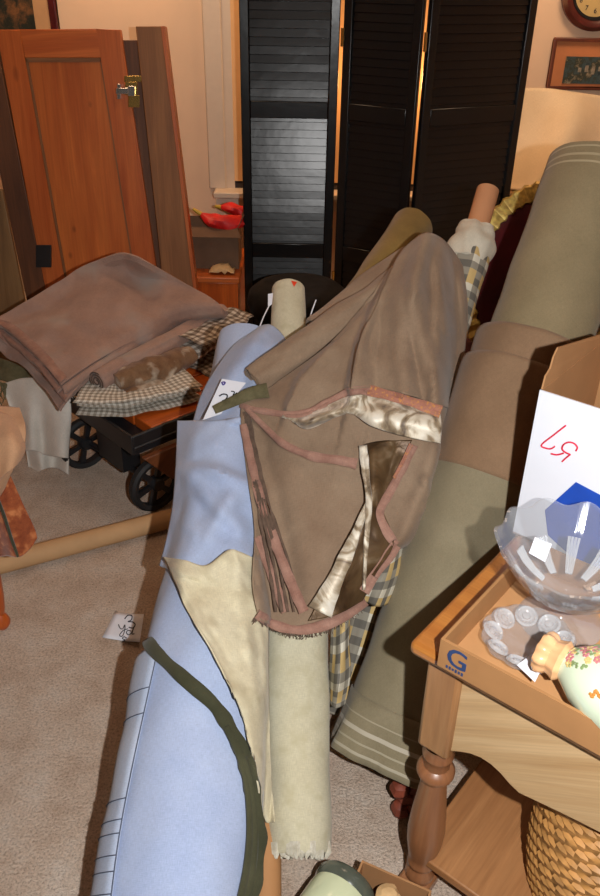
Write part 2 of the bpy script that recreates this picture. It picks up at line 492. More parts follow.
M['green_w'] = banded('green_wrap', srgb(140, 130, 106), srgb(126, 116, 92), [(.012, .018, srgb(168, 160, 140)), (.034, .038, srgb(158, 150, 128)), (.055, .064, srgb(176, 168, 150)), (.085, .088, srgb(156, 147, 125))])
M['green_t'] = banded('green_top', srgb(142, 126, 96), srgb(126, 112, 84), [(1.392, 1.397, srgb(166, 152, 122)), (1.41, 1.416, srgb(162, 148, 118)), (1.432, 1.436, srgb(166, 152, 122)), (1.45, 1.456, srgb(160, 146, 116))])
M['brown_band'] = fabric('brown_band', srgb(142, 114, 88), srgb(124, 98, 74), mott=7)
M['mustard'] = fabric('mustard_fabric', srgb(138, 112, 58), srgb(116, 92, 46))
M['white_f'] = fabric('off_white_cotton', srgb(212, 204, 186), srgb(190, 180, 160))
M['white_hang'] = fabric('white_cloth', srgb(222, 216, 206), srgb(200, 194, 184), mott=8)
M['gingham'] = checks('gingham', .019, srgb(146, 136, 122), srgb(184, 177, 165), srgb(226, 221, 210))
M['plaid'] = checks('gold_grey_plaid', .042, srgb(108, 104, 96), srgb(150, 144, 130), srgb(216, 210, 192), alt=srgb(204, 176, 120), altp=2.0)
M['plaid2'] = checks('brown_white_plaid', .03, srgb(104, 92, 82), srgb(150, 138, 126), srgb(206, 200, 190))
M['fur'] = fabric('tan_patterned', srgb(142, 112, 84), srgb(104, 74, 52), mott=22, blot=(srgb(196, 184, 166), 16))
M['peach'] = fabric('peach_cloth', srgb(204, 160, 124), srgb(184, 138, 102))
M['rust'] = fabric('rust_velvet', srgb(166, 88, 48), srgb(122, 54, 28), mott=38, sheen=.5, blot=(srgb(196, 122, 74), 40))
M['fringe'] = fabric('olive_fringe', srgb(112, 104, 76), srgb(82, 76, 52), mott=30)
M['red'] = plain('red_plastic', srgb(206, 24, 24), .5, var=.2, scale=20)
M['yellow'] = plain('yellow_plastic', srgb(190, 160, 50), .5)
M['rim'] = plain('clock_rim', srgb(74, 26, 24), .35, var=.2)
M['face'] = plain('clock_face', srgb(196, 170, 112), .6, var=.03)
M['frame_b'] = plain('picture_frame_wood', srgb(96, 48, 30), .4, var=.2)
M['frame_r'] = plain('burgundy_frame', srgb(74, 20, 22), .3, var=.2)
M['mat'] = plain('picture_mat', srgb(190, 122, 78), .8, var=.04)
M['mat2'] = plain('cream_mat', srgb(190, 150, 108), .8, var=.04)
M['screen_cloth'] = fabric('off_white_sheet', srgb(226, 208, 178), srgb(212, 192, 160), mott=4, bs=.1)
M['wicker_d'] = plain('wicker', srgb(180, 130, 72), .5, var=.3, scale=30)
M['redwood'] = plain('red_brown_carved', srgb(122, 58, 40), .5, var=.3, scale=40)
M['celadon'] = plain('celadon_glaze', srgb(206, 214, 178), .12, var=.04, scale=8, coat=.5)
M['jar_rim'] = plain('jar_rim', srgb(82, 88, 78), .2, var=.1, coat=.4)
M['porc'] = plain('pale_green_porcelain', srgb(208, 222, 196), .12, var=.05, scale=10, coat=.6)
M['peach_g'] = plain('peach_glaze', srgb(226, 176, 128), .25, var=.1, scale=30, coat=.3)
M['fl_red'] = plain('painted_red', srgb(190, 120, 124), .4); M['fl_yel'] = plain('painted_yellow', srgb(206, 184, 120), .4)
M['fl_grn'] = plain('painted_green', srgb(128, 148, 100), .4); M['fl_blu'] = plain('painted_mauve', srgb(160, 136, 158), .4); M['fl_or'] = plain('painted_brown', srgb(190, 126, 60), .4)
M['crumple'] = plain('packing_paper', srgb(206, 170, 122), .8, var=.1, scale=30)
# velvet face: pile sheen painted in as bright and dark noise colours
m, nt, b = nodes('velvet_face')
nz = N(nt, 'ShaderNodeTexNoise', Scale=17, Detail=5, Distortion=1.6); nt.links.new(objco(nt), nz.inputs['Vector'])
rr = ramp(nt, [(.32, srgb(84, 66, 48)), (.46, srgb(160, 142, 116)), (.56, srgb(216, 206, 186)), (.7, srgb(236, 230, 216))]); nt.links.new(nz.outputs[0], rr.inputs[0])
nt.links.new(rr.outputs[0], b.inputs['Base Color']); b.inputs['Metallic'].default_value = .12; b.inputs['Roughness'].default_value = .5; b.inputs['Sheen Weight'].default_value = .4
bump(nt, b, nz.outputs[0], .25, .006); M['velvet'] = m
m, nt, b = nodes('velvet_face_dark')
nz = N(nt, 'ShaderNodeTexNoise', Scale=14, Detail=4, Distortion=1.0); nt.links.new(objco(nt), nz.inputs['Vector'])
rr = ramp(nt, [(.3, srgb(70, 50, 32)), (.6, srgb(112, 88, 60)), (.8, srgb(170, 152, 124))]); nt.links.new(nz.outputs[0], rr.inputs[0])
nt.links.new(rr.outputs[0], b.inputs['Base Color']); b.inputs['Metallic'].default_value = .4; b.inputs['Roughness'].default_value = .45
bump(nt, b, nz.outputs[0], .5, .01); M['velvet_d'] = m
m, nt, b = nodes('clear_glass')
out_ = nt.nodes['Material Output']; nt.nodes.remove(b)
tr_n = N(nt, 'ShaderNodeBsdfTransparent'); tr_n.inputs[0].default_value = (.93, .94, .95, 1)
gl_n = N(nt, 'ShaderNodeBsdfGlossy'); gl_n.inputs['Roughness'].default_value = .06
df_n = N(nt, 'ShaderNodeBsdfDiffuse'); df_n.inputs[0].default_value = (.85, .87, .9, 1)
lw_n = N(nt, 'ShaderNodeLayerWeight'); lw_n.inputs[0].default_value = .5
fr_n = ramp(nt, [(0, (.05, .05, .05)), (.55, (.09, .09, .09)), (.85, (.3, .3, .3)), (1, (.75, .75, .75))]); nt.links.new(lw_n.outputs['Facing'], fr_n.inputs[0])
m1 = N(nt, 'ShaderNodeMixShader'); m1.inputs[0].default_value = .09
nt.links.new(tr_n.outputs[0], m1.inputs[1]); nt.links.new(df_n.outputs[0], m1.inputs[2])
m2 = N(nt, 'ShaderNodeMixShader'); nt.links.new(fr_n.outputs[0], m2.inputs[0]); nt.links.new(m1.outputs[0], m2.inputs[1]); nt.links.new(gl_n.outputs[0], m2.inputs[2])
nt.links.new(m2.outputs[0], out_.inputs[0])
M['glass'] = m
m, nt, b = nodes('window_glass')
b.inputs['Base Color'].default_value = (.02, .02, .03, 1); b.inputs['Roughness'].default_value = .05
M['pane'] = m
M['glass_rib'] = M['glass'].copy(); M['glass_rib'].name = 'pressed_glass_ribs'
for n_ in M['glass_rib'].node_tree.nodes:
    if n_.type == 'MIX_SHADER' and not n_.inputs[0].is_linked: n_.inputs[0].default_value = .28
def painting(name, stops, scale):
    m, nt, b = nodes(name)
    n = N(nt, 'ShaderNodeTexNoise', Scale=scale, Detail=6, Roughness=.7); nt.links.new(objco(nt), n.inputs['Vector'])
    r = ramp(nt, stops); nt.links.new(n.outputs[0], r.inputs[0]); nt.links.new(r.outputs[0], b.inputs['Base Color']); b.inputs['Roughness'].default_value = .3
    return m
M['land'] = painting('landscape_paint', [(.32, srgb(30, 36, 40)), (.45, srgb(66, 84, 88)), (.55, srgb(52, 56, 44)), (.66, srgb(150, 140, 120)), (.75, srgb(110, 54, 44))], 18)
M['dark_art'] = painting('dark_print', [(.3, srgb(24, 30, 26)), (.5, srgb(40, 46, 40)), (.62, srgb(120, 84, 54)), (.75, srgb(150, 110, 74))], 9)
M['p_white'] = plain('painted_white', srgb(136, 128, 112), .6, var=.4, scale=90)

def struct(name, mb, m, **kw):
    o = mb.build(name, m, **kw); o['kind'] = 'structure'; return o

# ------------------------------------------------------------------ room
YB = 4.35
XL, XR, YF, ZC = -2.3, 2.3, -1.3, 2.5
mb = MB(); mb.box(((XL + XR) / 2, (YB + YF) / 2, -.05), (XR - XL + .4, YB - YF + .4, .1)); struct('floor', mb, M['carpet'], smooth=False)
mb = MB(); mb.box(((XL + XR) / 2, (YB + YF) / 2, ZC + .05), (XR - XL + .4, YB - YF + .4, .1)); struct('ceiling', mb, M['ceil'], smooth=False)
mb = MB(); mb.box(((XL + XR) / 2, YB + .05, ZC / 2), (XR - XL + .4, .1, ZC)); struct('wall_back', mb, M['wall'], smooth=False)
mb = MB(); mb.box((XL - .05, (YB + YF) / 2, ZC / 2), (.1, YB - YF, ZC)); struct('wall_left', mb, M['wall'], smooth=False)
mb = MB(); mb.box((XR + .05, (YB + YF) / 2, ZC / 2), (.1, YB - YF, ZC)); struct('wall_right', mb, M['wall'], smooth=False)
mb = MB(); mb.box((0, YB - .009, .06), (XR - XL, .018, .12)); struct('baseboard_back', mb, M['trim'], smooth=False, bevel=.004)
# window behind the folding screen
xw0 = on_y(207, 120, YB).x; zs = on_y(226, 188, YB).z
xw1 = xw0 + 1.35
win = bpy.data.objects.new('window_1', None); COL.objects.link(win); win.location = (xw0, YB, zs); BASE[win] = V((xw0, YB, zs)); win['kind'] = 'structure'
mb = MB()
for x in (xw0 + .045, xw1 - .045): mb.box((x, YB - .012, zs + .75), (.09, .024, 1.5))
mb.box(((xw0 + xw1) / 2, YB - .012, zs + 1.55), (xw1 - xw0, .024, .1))
mb.build('casing', M['trim'], win, bevel=.006)
mb = MB()
for x in (xw0 + .11, xw1 - .11): mb.box((x, YB - .006, zs + .75), (.05, .012, 1.5))
mb.build('window_sash', M['trim'], win, bevel=.003)
mb = MB(); mb.box(((xw0 + xw1) / 2, YB - .003, zs + .75), (xw1 - xw0 - .1, .004, 1.5)); mb.build('window_glass', M['pane'], win, smooth=False)
mb = MB(); mb.box(((xw0 + xw1) / 2, YB - .009, zs + .76), (xw1 - xw0 - .2, .004, 1.44)); mb.build('roller_blind', M['blind'], win, smooth=False)
mb = MB(); mb.box(((xw0 + xw1) / 2 + .02, YB - .06, zs - .012), (xw1 - xw0 - .02, .12, .03)); mb.box(((xw0 + xw1) / 2, YB - .01, zs - .07), (xw1 - xw0 - .06, .02, .08))
mb.build('window_sill', M['trim'], win, bevel=.006)

# ------------------------------------------------------------------ folding screen
def panel_pts():
    y1 = 3.86
    A = on_y(239, 120, 3.80); B = on_y(339, 120, 3.80); C = on_y(418, 120, 3.62); D = on_y(523, 105, 3.86)
    return [V((p.x, p.y, 0)) for p in (A, B, C, D)]
pa = panel_pts()
scr = thing('folding_screen', 'tall black louvered three-panel folding screen standing in front of the window', 'folding screen', (pa[1].x, pa[1].y, 0))
HS = 1.83
for k in range(3):
    A, B = pa[k], pa[k + 1]
    d = (B - A); W = d.length; d.normalize(); nrm = V((d.y, -d.x, 0))
    A = A + d * .011; W -= .022
    R = Matrix((d, -nrm, V((0, 0, 1)))).transposed()
    mb = MB()
    for s_ in (.02, W - .02): mb.box(A + d * s_ + V((0, 0, HS / 2 + .01)), (.04, .03, HS - .02), R)
    for z, hh in ((.06, .09), (.43, .07), (1.06, .07), (HS - .05, .09)): mb.box(A + d * (W / 2) + V((0, 0, z)), (W - .08, .028, hh), R)
    fr = mb.build('screen_panel', M['black_wood'], scr, bevel=.004)
    mb = MB()
    z = .125
    while z < HS - .11:
        if abs(z - .43) > .02 and abs(z - 1.06) > .02:
            T = R @ Matrix.Rotation(math.radians(79 + random.uniform(-1.2, 1.2)), 3, 'X')
            mb.box(A + d * (W / 2) + V((0, 0, z)), (W - .08, .042, .007), T)
        z += .0335
    mb.build('louvers', M['black_wood'], fr, bevel=.002)
for k in (1, 2):
    for z in (.3, 1.35):
        mb = MB(); mb.tube([pa[k] + V((0, -.02, z - .035)), pa[k] + V((0, -.02, z + .035))], .007, 8)
        mb.build('hinge', M['brass'], scr)

# ------------------------------------------------------------------ clock and pictures on back wall
c = on_y(598, -10, YB)
clock = thing('wall_clock', 'round wall clock with dark red-brown rim, high on the right back wall', 'clock', c)
rr_ = .172
mb = MB(); mb.lathe([(rr_ * .72, -.0), (rr_ * .72, .03), (rr_ * .78, .042), (rr_ * .9, .046), (rr_, .03), (rr_, 0)], c, (0, -1, 0), 48); mb.build('rim', M['rim'], clock)
mb = MB(); mb.lathe([(rr_ * .64, .01), (rr_ * .66, .034), (rr_ * .73, .036), (rr_ * .74, .02)], c, (0, -1, 0), 48); mb.build('inner_ring', M['black_matte'], clock)
mb = MB(); mb.lathe([(0, .016), (rr_ * .66, .016), (rr_ * .66, .002)], c, (0, -1, 0), 48); fc = mb.build('clock_face', M['face'], clock)
def text_mesh(txt, size, m, parent, origin, ex, ey, name='numeral'):
    cu = bpy.data.curves.new(name, 'FONT'); cu.body = txt; cu.size = size; cu.align_x = 'CENTER'; cu.align_y = 'CENTER'; cu.extrude = .0004; cu.resolution_u = 3
    tmp = bpy.data.objects.new(name + '_tmp', cu); COL.objects.link(tmp)
    dg = bpy.context.evaluated_depsgraph_get()
    me = bpy.data.meshes.new_from_object(tmp.evaluated_get(dg))
    bpy.data.objects.remove(tmp); bpy.data.curves.remove(cu)
    ex = V(ex).normalized(); ey = V(ey).normalized(); ez = ex.cross(ey)
    Mx = Matrix((ex, ey, ez)).transposed()
    b = BASE[parent]
    for v in me.vertices: v.co = V(origin) - b + Mx @ v.co
    me.materials.clear(); me.materials.append(m); me.name = name
    o = bpy.data.objects.new(name, me); COL.objects.link(o); o.parent = parent; BASE[o] = b
    return o
for hnum in range(1, 13):
    a = 2 * PI * hnum / 12
    p = c + V((math.sin(a) * rr_ * .5, -.0172, math.cos(a) * rr_ * .5))
    text_mesh(str(hnum), .03, M['ink'], fc, p, (1, 0, 0), (0, 0, 1))
for L, a, w in ((.06, 2.0, .006), (.085, 5.2, .004)):
    mb = MB(); dirv = V((math.sin(a), 0, math.cos(a))); mb.tube([c + V((0, -.02, 0)), c + V((0, -.02, 0)) + dirv * L], [w, w * .4], 6); mb.build('clock_hand', M['ink'], clock)

p0 = on_y(553, 37, YB); p1 = on_y(546, 89, YB)
hx = .50; zt, zb = p0.z, p1.z; x0 = (p0.x + p1.x) / 2
def wall_picture(name, label, x0, x1, zb, zt, fw, matw, mf, mm, art):
    t = thing(name, label, 'picture', ((x0 + x1) / 2, YB, zb))
    mb = MB()
    for (a, b_, c_, d_) in ((x0, x1, zt - fw, zt), (x0, x1, zb, zb + fw), (x0, x0 + fw, zb + fw, zt - fw), (x1 - fw, x1, zb + fw, zt - fw)):
        mb.box(((a + b_) / 2, YB - .012, (c_ + d_) / 2), (b_ - a, .024, d_ - c_))
    mb.build('picture_frame', mf, t, bevel=.004)
    mb = MB(); mb.box(((x0 + x1) / 2, YB - .007, (zb + zt) / 2), (x1 - x0 - fw * 1.5, .006, zt - zb - fw * 1.5)); mb.build('mat', mm, t, smooth=False)
    ax0, ax1, az0, az1 = x0 + fw + matw[0], x1 - fw - matw[0], zb + fw + matw[1], zt - fw - matw[2]
    mb = MB(); mb.box(((ax0 + ax1) / 2, YB - .012, (az0 + az1) / 2), (ax1 - ax0, .004, az1 - az0)); a = mb.build('print', art, t, smooth=False)
    return t, a, (ax0, ax1, az0, az1)
t, a, (ax0, ax1, az0, az1) = wall_picture('framed_picture', 'landscape picture in orange mat and thin brown frame below the wall clock', x0, x0 + hx, zb, zt, .016, (.058, .012, .066), M['frame_b'], M['mat'], M['land'])
mb = MB()
for k in range(5): mb.box((ax0 + .075 + k * .033, YB - .0145, az0 + .062 + (k % 2) * .006), (.016, .002, .02 + .009 * (k % 3)))
mb.build('painted_houses', M['p_white'], a, smooth=False)
q0 = on_y(57, 10, YB); q1 = on_y(57, 100, YB)
wall_picture('framed_print', 'dark print in burgundy frame above the pine wardrobe', q0.x - .55, q0.x, 1.12, 1.72, .035, (.075, .06, .06), M['frame_r'], M['mat2'], M['dark_art'])

# ------------------------------------------------------------------ pine wardrobe on the left
def W_(px, py):            # leaning door plane: further back towards the top
    yy = 3.62 - .16 * max(0, min(1, (py - 30) / 330.0))
    return on_y(px, py, yy)
ward = thing('pine_wardrobe', 'tall orange pine wardrobe door and side boards leaning against left back wall', 'wardrobe', (W_(110, 358).x, 3.46, 0))
TL, TR, BR, BL = W_(-2, 30), W_(122, 30), W_(170, 352), W_(58, 352)
ey = (TL - BL); ex_ = (BR - BL)
nrm = ex_.cross(ey).normalized()          # towards camera
if nrm.y > 0: nrm = -nrm
def D_(u, v, off=0): # bilinear on door
    return (BL * (1 - u) + BR * u) * (1 - v) + (TL * (1 - u) + TR * u) * v + nrm * off
def dquad(u0, u1, v0, v1, off): return [D_(u0, v0, off), D_(u1, v0, off), D_(u1, v1, off), D_(u0, v1, off)]
su0, su1, sv0, sv1 = .19, .81, .12, .925
mb = MB()
T_ = -nrm * .024
mb.slab(dquad(0, su0, 0, 1, .024), T_); mb.slab(dquad(su1, 1, 0, 1, .024), T_)
mb.slab(dquad(su0, su1, sv1, 1, .024), T_); mb.slab(dquad(su0, su1, 0, sv0, .024), T_)
door = mb.build('door', M['pine_red'], ward, bevel=.003)
mb = MB(); mb.slab(dquad(su0 - .01, su1 + .01, sv0 - .01, sv1 + .005, .012), -nrm * .01, grain=1); mb.build('door_panel', M['pine_red_panel'], door, bevel=.003)
mb = MB()
for q in (dquad(su0, su0 + .018, sv0, sv1, .019), dquad(su1 - .018, su1, sv0, sv1, .019), dquad(su0, su1, sv1 - .012, sv1, .019)): mb.slab(q, -nrm * .008)
mb.build('moulding', M['pine_dull'], door, bevel=.003)
# recessed hinge strip and right hand side board
mb = MB()
mb.slab([W_(158, 352) - nrm * -.004, W_(182, 352), W_(141, 40), W_(117, 40)], nrm * -.02); mb.build('hinge_stile', M['pine_dark'], ward, bevel=.003)
rb = [W_(172, 352) + nrm * .05, W_(203, 352) + nrm * .05, W_(163, 27) + nrm * .05, W_(138, 27) + nrm * .05]
mb = MB(); mb.slab(rb, -nrm * .06); side = mb.build('side_board', M['pine_dull'], ward, bevel=.003)
mb = MB(); mb.slab([W_(203, 352) + nrm * .052, W_(206, 352) + nrm * .052, W_(166.5, 27) + nrm * .052, W_(163, 27) + nrm * .052], -nrm * .065); mb.build('edge_strip', M['pine_red'], side)
# left side board, its shade put into the dark pine colour
lb = [W_(40, 352) + nrm * .03, W_(60, 352) + nrm * .03, W_(0, 50) + nrm * .03, W_(-24, 50) + nrm * .03]
mb = MB(); mb.slab(lb, -nrm * .05); mb.build('side_board', M['pine_dark'], ward, bevel=.003)
# hinge
hb = W_(133, 88) + nrm * .03
def HQ(x0, y0, x1, y1, off): return [W_(x0, y1) + nrm * off, W_(x1, y1) + nrm * off, W_(x1, y0) + nrm * off, W_(x0, y0) + nrm * off]
mb = MB(); mb.slab(HQ(127, 76, 144, 82, .055), -nrm * .004); mb.slab(HQ(131, 95, 142, 107, .055), -nrm * .004); mb.slab(HQ(128, 82, 140, 95, .056), -nrm * .004)
hg = mb.build('brass_hinge', M['brass'], ward, bevel=.001)
mb = MB(); mb.slab(HQ(119, 88, 133, 94, .062), -nrm * .02); mb.slab(HQ(119.5, 84, 123, 99, .05), -nrm * .02); mb.slab(HQ(131, 86, 138, 96, .066), -nrm * .016)
mb.build('hinge_arm', M['steel'], hg, bevel=.002)
mb = MB(); mb.slab(HQ(38, 244, 53, 266, .032), -nrm * .012); mb.build('metal_plate', M['black_metal'], ward, bevel=.001)
# loose tan board at far left, leaning beside wardrobe
mb = MB(); q = [on_y(-40, 352, 3.30), on_y(35, 352, 3.30), on_y(2, 190, 3.38), on_y(-60, 190, 3.38)]
for k in (0, 1): q[k].z = .0
mb.slab(q, V((0, .022, 0)))
tag(mb.build('pine_board', M['pine_tan'], loc=(q[0].x, 3.31, 0), bevel=.003), 'dull tan knotty pine board standing at the left edge before the wardrobe', 'board')

# ------------------------------------------------------------------ low chest behind, box, red bundles
c0 = on_z(196, 296, .40)
ch_y0, ch_y1 = 3.66, 4.1
chx0, chx1 = -.60, -.31
chest = thing('low_chest', 'low orange wooden chest on the floor between wardrobe and folding screen', 'chest', ((chx0 + chx1) / 2, (ch_y0 + ch_y1) / 2, 0))
mb = MB(); mb.box(((chx0 + chx1) / 2, (ch_y0 + ch_y1) / 2 - .0, .325), (chx1 - chx0 + .02, ch_y1 - ch_y0 + .03, .03)); mb.build('chest_top', M['pine_red'], chest, bevel=.006)
mb = MB(); mb.box(((chx0 + chx1) / 2, (ch_y0 + ch_y1) / 2, .155), (chx1 - chx0, ch_y1 - ch_y0, .31)); mb.build('chest_body', M['deck'], chest, bevel=.004)
# grey cardboard box with open flaps
bxc = V((-.45, 3.87, .341))
gb = thing('cardboard_box', 'dull grey-brown open cardboard box on the low orange chest', 'box', bxc)
mb = MB(); hw, hd, hh = .135, .10, .20
for (cx_, cy_, sx, sy) in ((-hw, 0, .006, 2 * hd), (hw, 0, .006, 2 * hd), (0, -hd, 2 * hw, .006), (0, hd, 2 * hw, .006)): mb.box(bxc + V((cx_, cy_, hh / 2)), (sx, sy, hh))
mb.box(bxc + V((0, 0, .004)), (2 * hw, 2 * hd, .006)); mb.build('carton', M['card_grey'], gb, smooth=False)
for (qa, qb, dr) in ((V((-hw, -hd, hh)), V((-hw, hd, hh)), V((-.07, 0, .04))), (V((-hw, -hd, hh)), V((hw, -hd, hh)), V((.02, -.06, -.03))), (V((hw, -hd, hh)), V((hw, hd, hh)), V((.03, 0, .06)))):
    mb = MB(); mb.slab([bxc + qa, bxc + qb, bxc + qb + dr, bxc + qa + dr], .004); mb.build('flap', M['card_grey'], gb, smooth=False)
mb = MB(); cp = on_y(222, 263, 3.715); cp.z = .342
G = [[cp + V((-.06 + .12 * i / 8, -.04 + .08 * j / 6, .012 + .018 * noise.noise(V((i * .9, j * .9, 3))) + .03 * math.sin(PI * i / 8) * math.sin(PI * j / 6))) for i in range(9)] for j in range(7)]
mb.grid(G); tag(mb.build('crumpled_paper', M['crumple'], loc=cp, solid=.002), 'small piece of crumpled tan paper in front of the grey cardboard box', 'paper')
def red_bundle(label, pts, rad, tip):
    t = thing('red_bundle', label, 'bundle', pts[len(pts) // 2] - V((0, 0, rad[1])))
    P = spline([tuple(p) for p in pts], 14); RR = spline([(r,) for r in rad], 14)
    mb = MB(); mb.tube([V(p) for p in P], [r[0] for r in RR], 12, flat=.75, rfun=lambda i, a: 1 + .12 * math.sin(3 * a + i * .7)); mb.build('wrapping', M['red'], t)
    d = (pts[0] - pts[1]).normalized()
    mb = MB(); mb.tube([pts[0] - d * .01, pts[0] + d * tip * .5, pts[0] + d * tip], [.011, .009, .006], 8); mb.build('yellow_tip', M['yellow'], t)
z0 = .341 + hh
red_bundle('red wrapped bundle with yellow tip lying on the grey box, front one', [on_y(201, 214, 3.80), on_y(212, 221, 3.80), on_y(226, 223, 3.80), on_y(243, 222, 3.82)], [.012, .045, .05, .035], .045)
red_bundle('smaller red wrapped bundle behind the front one, under the window sill', [on_y(221, 207, 3.97), on_y(230, 208, 3.97), on_y(240, 211, 3.97), on_y(250, 214, 3.97)], [.012, .035, .035, .03], .03)

# black round stool that carries the far ends of the bolts
sc_ = V((-.02, 3.12, 0))
st = thing('round_stool', 'black upholstered round stool behind the blue and cream bolts', 'stool', sc_)
mb = MB(); mb.lathe([(0, .50), (.13, .50), (.17, .49), (.20, .465), (.208, .43), (.20, .39), (.18, .375), (0, .375)], sc_, n=40); mb.build('seat_cushion', M['black_matte'], st)
for k in range(4):
    a = PI / 4 + k * PI / 2; mb = MB(); pt = sc_ + V((math.cos(a) * .14, math.sin(a) * .14, 0))
    mb.lathe([(0, 0), (.014, 0), (.016, .1), (.02, .25), (.022, .38)], pt, n=12); mb.build('leg', M['black_wood'], st)

# ------------------------------------------------------------------ gilt chair behind the green bolt
cc = V((.82, 2.62, 0))
gc = thing('gilt_armchair', 'carved gilt chair with burgundy velvet back behind the green bolt', 'chair', cc)
gx = V((math.cos(-.35), math.sin(-.35), 0)); gy = V((-gx.y, gx.x, 0))
oc = cc + V((0, 0, .72)) - gy * .1
ring = []
for k in range(192):
    a = 2 * PI * k / 192
    ring.append(oc + gx * (.235 * math.cos(a)) + (V((0, 0, 1)) * .97 + gy * .22) * (.30 * math.sin(a)))
mb = MB(); mb.tube(ring, .034, 10, closed=True, rfun=lambda i, a: 1 + .13 * math.sin(i * PI / 2 + .4) + .10 * math.sin(4 * a)); bk = mb.build('back_frame', M['gold'], gc)
mb = MB(); N_ = 20
G = []
for r in range(7):
    row = []
    for k in range(36):
        a = 2 * PI * k / 36; f = r / 6 * .93
        row.append(oc + gx * (.235 * f * math.cos(a)) + (V((0, 0, 1)) * .97 + gy * .22) * (.30 * f * math.sin(a)) - gy * .035 * (1 - f * f))
    G.append(row)
mb.grid(G, closed_u=True); mb.build('back_pad', M['burgundy'], gc, solid=.02)
mb = MB(); RG = Matrix((gx, gy, V((0, 0, 1)))).transposed()
mb.box(cc + V((0, 0, .45)) - gy * .28, (.5, .46, .09), RG); mb.build('seat', M['burgundy'], gc, bevel=.03)
mb = MB(); mb.box(cc + V((0, 0, .385)) - gy * .28, (.52, .48, .05), RG); mb.build('seat_rail', M['gold'], gc, bevel=.01)
for sx in (-.23, .23):
    for sy in (-.49, -.07):
        mb = MB(); mb.lathe([(0, 0), (.016, 0), (.014, .05), (.022, .2), (.03, .36)], cc + gx * sx + gy * sy, n=10); mb.build('leg', M['gold'], gc)
for sx in (-.1, .1):
    mb = MB(); mb.tube([cc + gx * sx - gy * .06 + V((0, 0, .40)), cc + gx * sx - gy * .15 + V((0, 0, .54))], .018, 8); mb.build('back_support', M['gold'], gc)

# ------------------------------------------------------------------ side table at back right with off-white sheet
ty = 3.99
tp0 = on_y(505, 194, ty)
zt_ = tp0.z
tb = thing('side_table', 'narrow wooden table under the off-white sheet by right back wall', 'table', (tp0.x + .5, ty + .2, 0))
mb = MB(); mb.box((tp0.x + .5, ty + .165, zt_ - .025), (1.0, .33, .05)); mb.build('table_top', M['pine_tan'], tb, bevel=.006)
for sx in (.03, .97):
    for sy in (.03, .30):
        mb = MB(); mb.box((tp0.x + sx, ty + sy, (zt_ - .05) / 2), (.035, .035, zt_ - .05)); mb.build('leg', M['black_metal'], tb, bevel=.003)
for sx in (.03, .97):
    mb = MB(); mb.box((tp0.x + sx, ty + .165, .28), (.02, .27, .02)); mb.build('stretcher', M['black_metal'], tb)
# sheet of off-white board / cloth over something tall
rows = [[(512, 88), (545, 88), (576, 92), (604, 96), (640, 100)],
        [(511, 120), (543, 122), (574, 124), (604, 120), (640, 125)],
        [(509, 155), (535, 157), (563, 156), (600, 150), (640, 155)],
        [(508, 191), (525, 192), (548, 188), (596, 186), (640, 190)]]
deps = [[4.30, 4.30, 4.27, 4.30, 4.31], [4.24, 4.22, 4.15, 4.25, 4.27], [4.16, 4.12, 4.07, 4.18, 4.2], [4.06, 4.03, 4.03, 4.12, 4.15]]
rws = [[(rows[r][c_][0], rows[r][c_][1], deps[r][c_]) for c_ in range(5)] for r in range(4)]
Nn = net(rws, 16, 24)
G = [[on_y(px, py, y + .006 * noise.noise(V((px * .03, py * .03, 0)))) for px, py, y in r] for r in Nn]
for r in G:
    for p in r: p.z = max(p.z, zt_ + .009)
mb = MB(); mb.grid(G); tag(mb.build('off_white_sheet', M['screen_cloth'], loc=G[-1][0], solid=.003), 'large creased off-white sheet propped on the back right table under the picture', 'sheet')
# dark crate under table
mb = MB(); mb.box((tp0.x + .35, ty + .17, .2), (.5, .25, .4)); mb.build  # carcass
ck = thing('black_crate', 'black crate on the floor under the back right table', 'crate', (tp0.x + .35, ty + .17, 0))
mb.build('crate_body', M['black_matte'], ck, bevel=.01)
mb = MB()
for z in (.1, .2, .3, .39): mb.box((tp0.x + .35, ty + .040, z), (.52, .012, .03))
mb.build('slats', M['black_wood'], ck, bevel=.003)

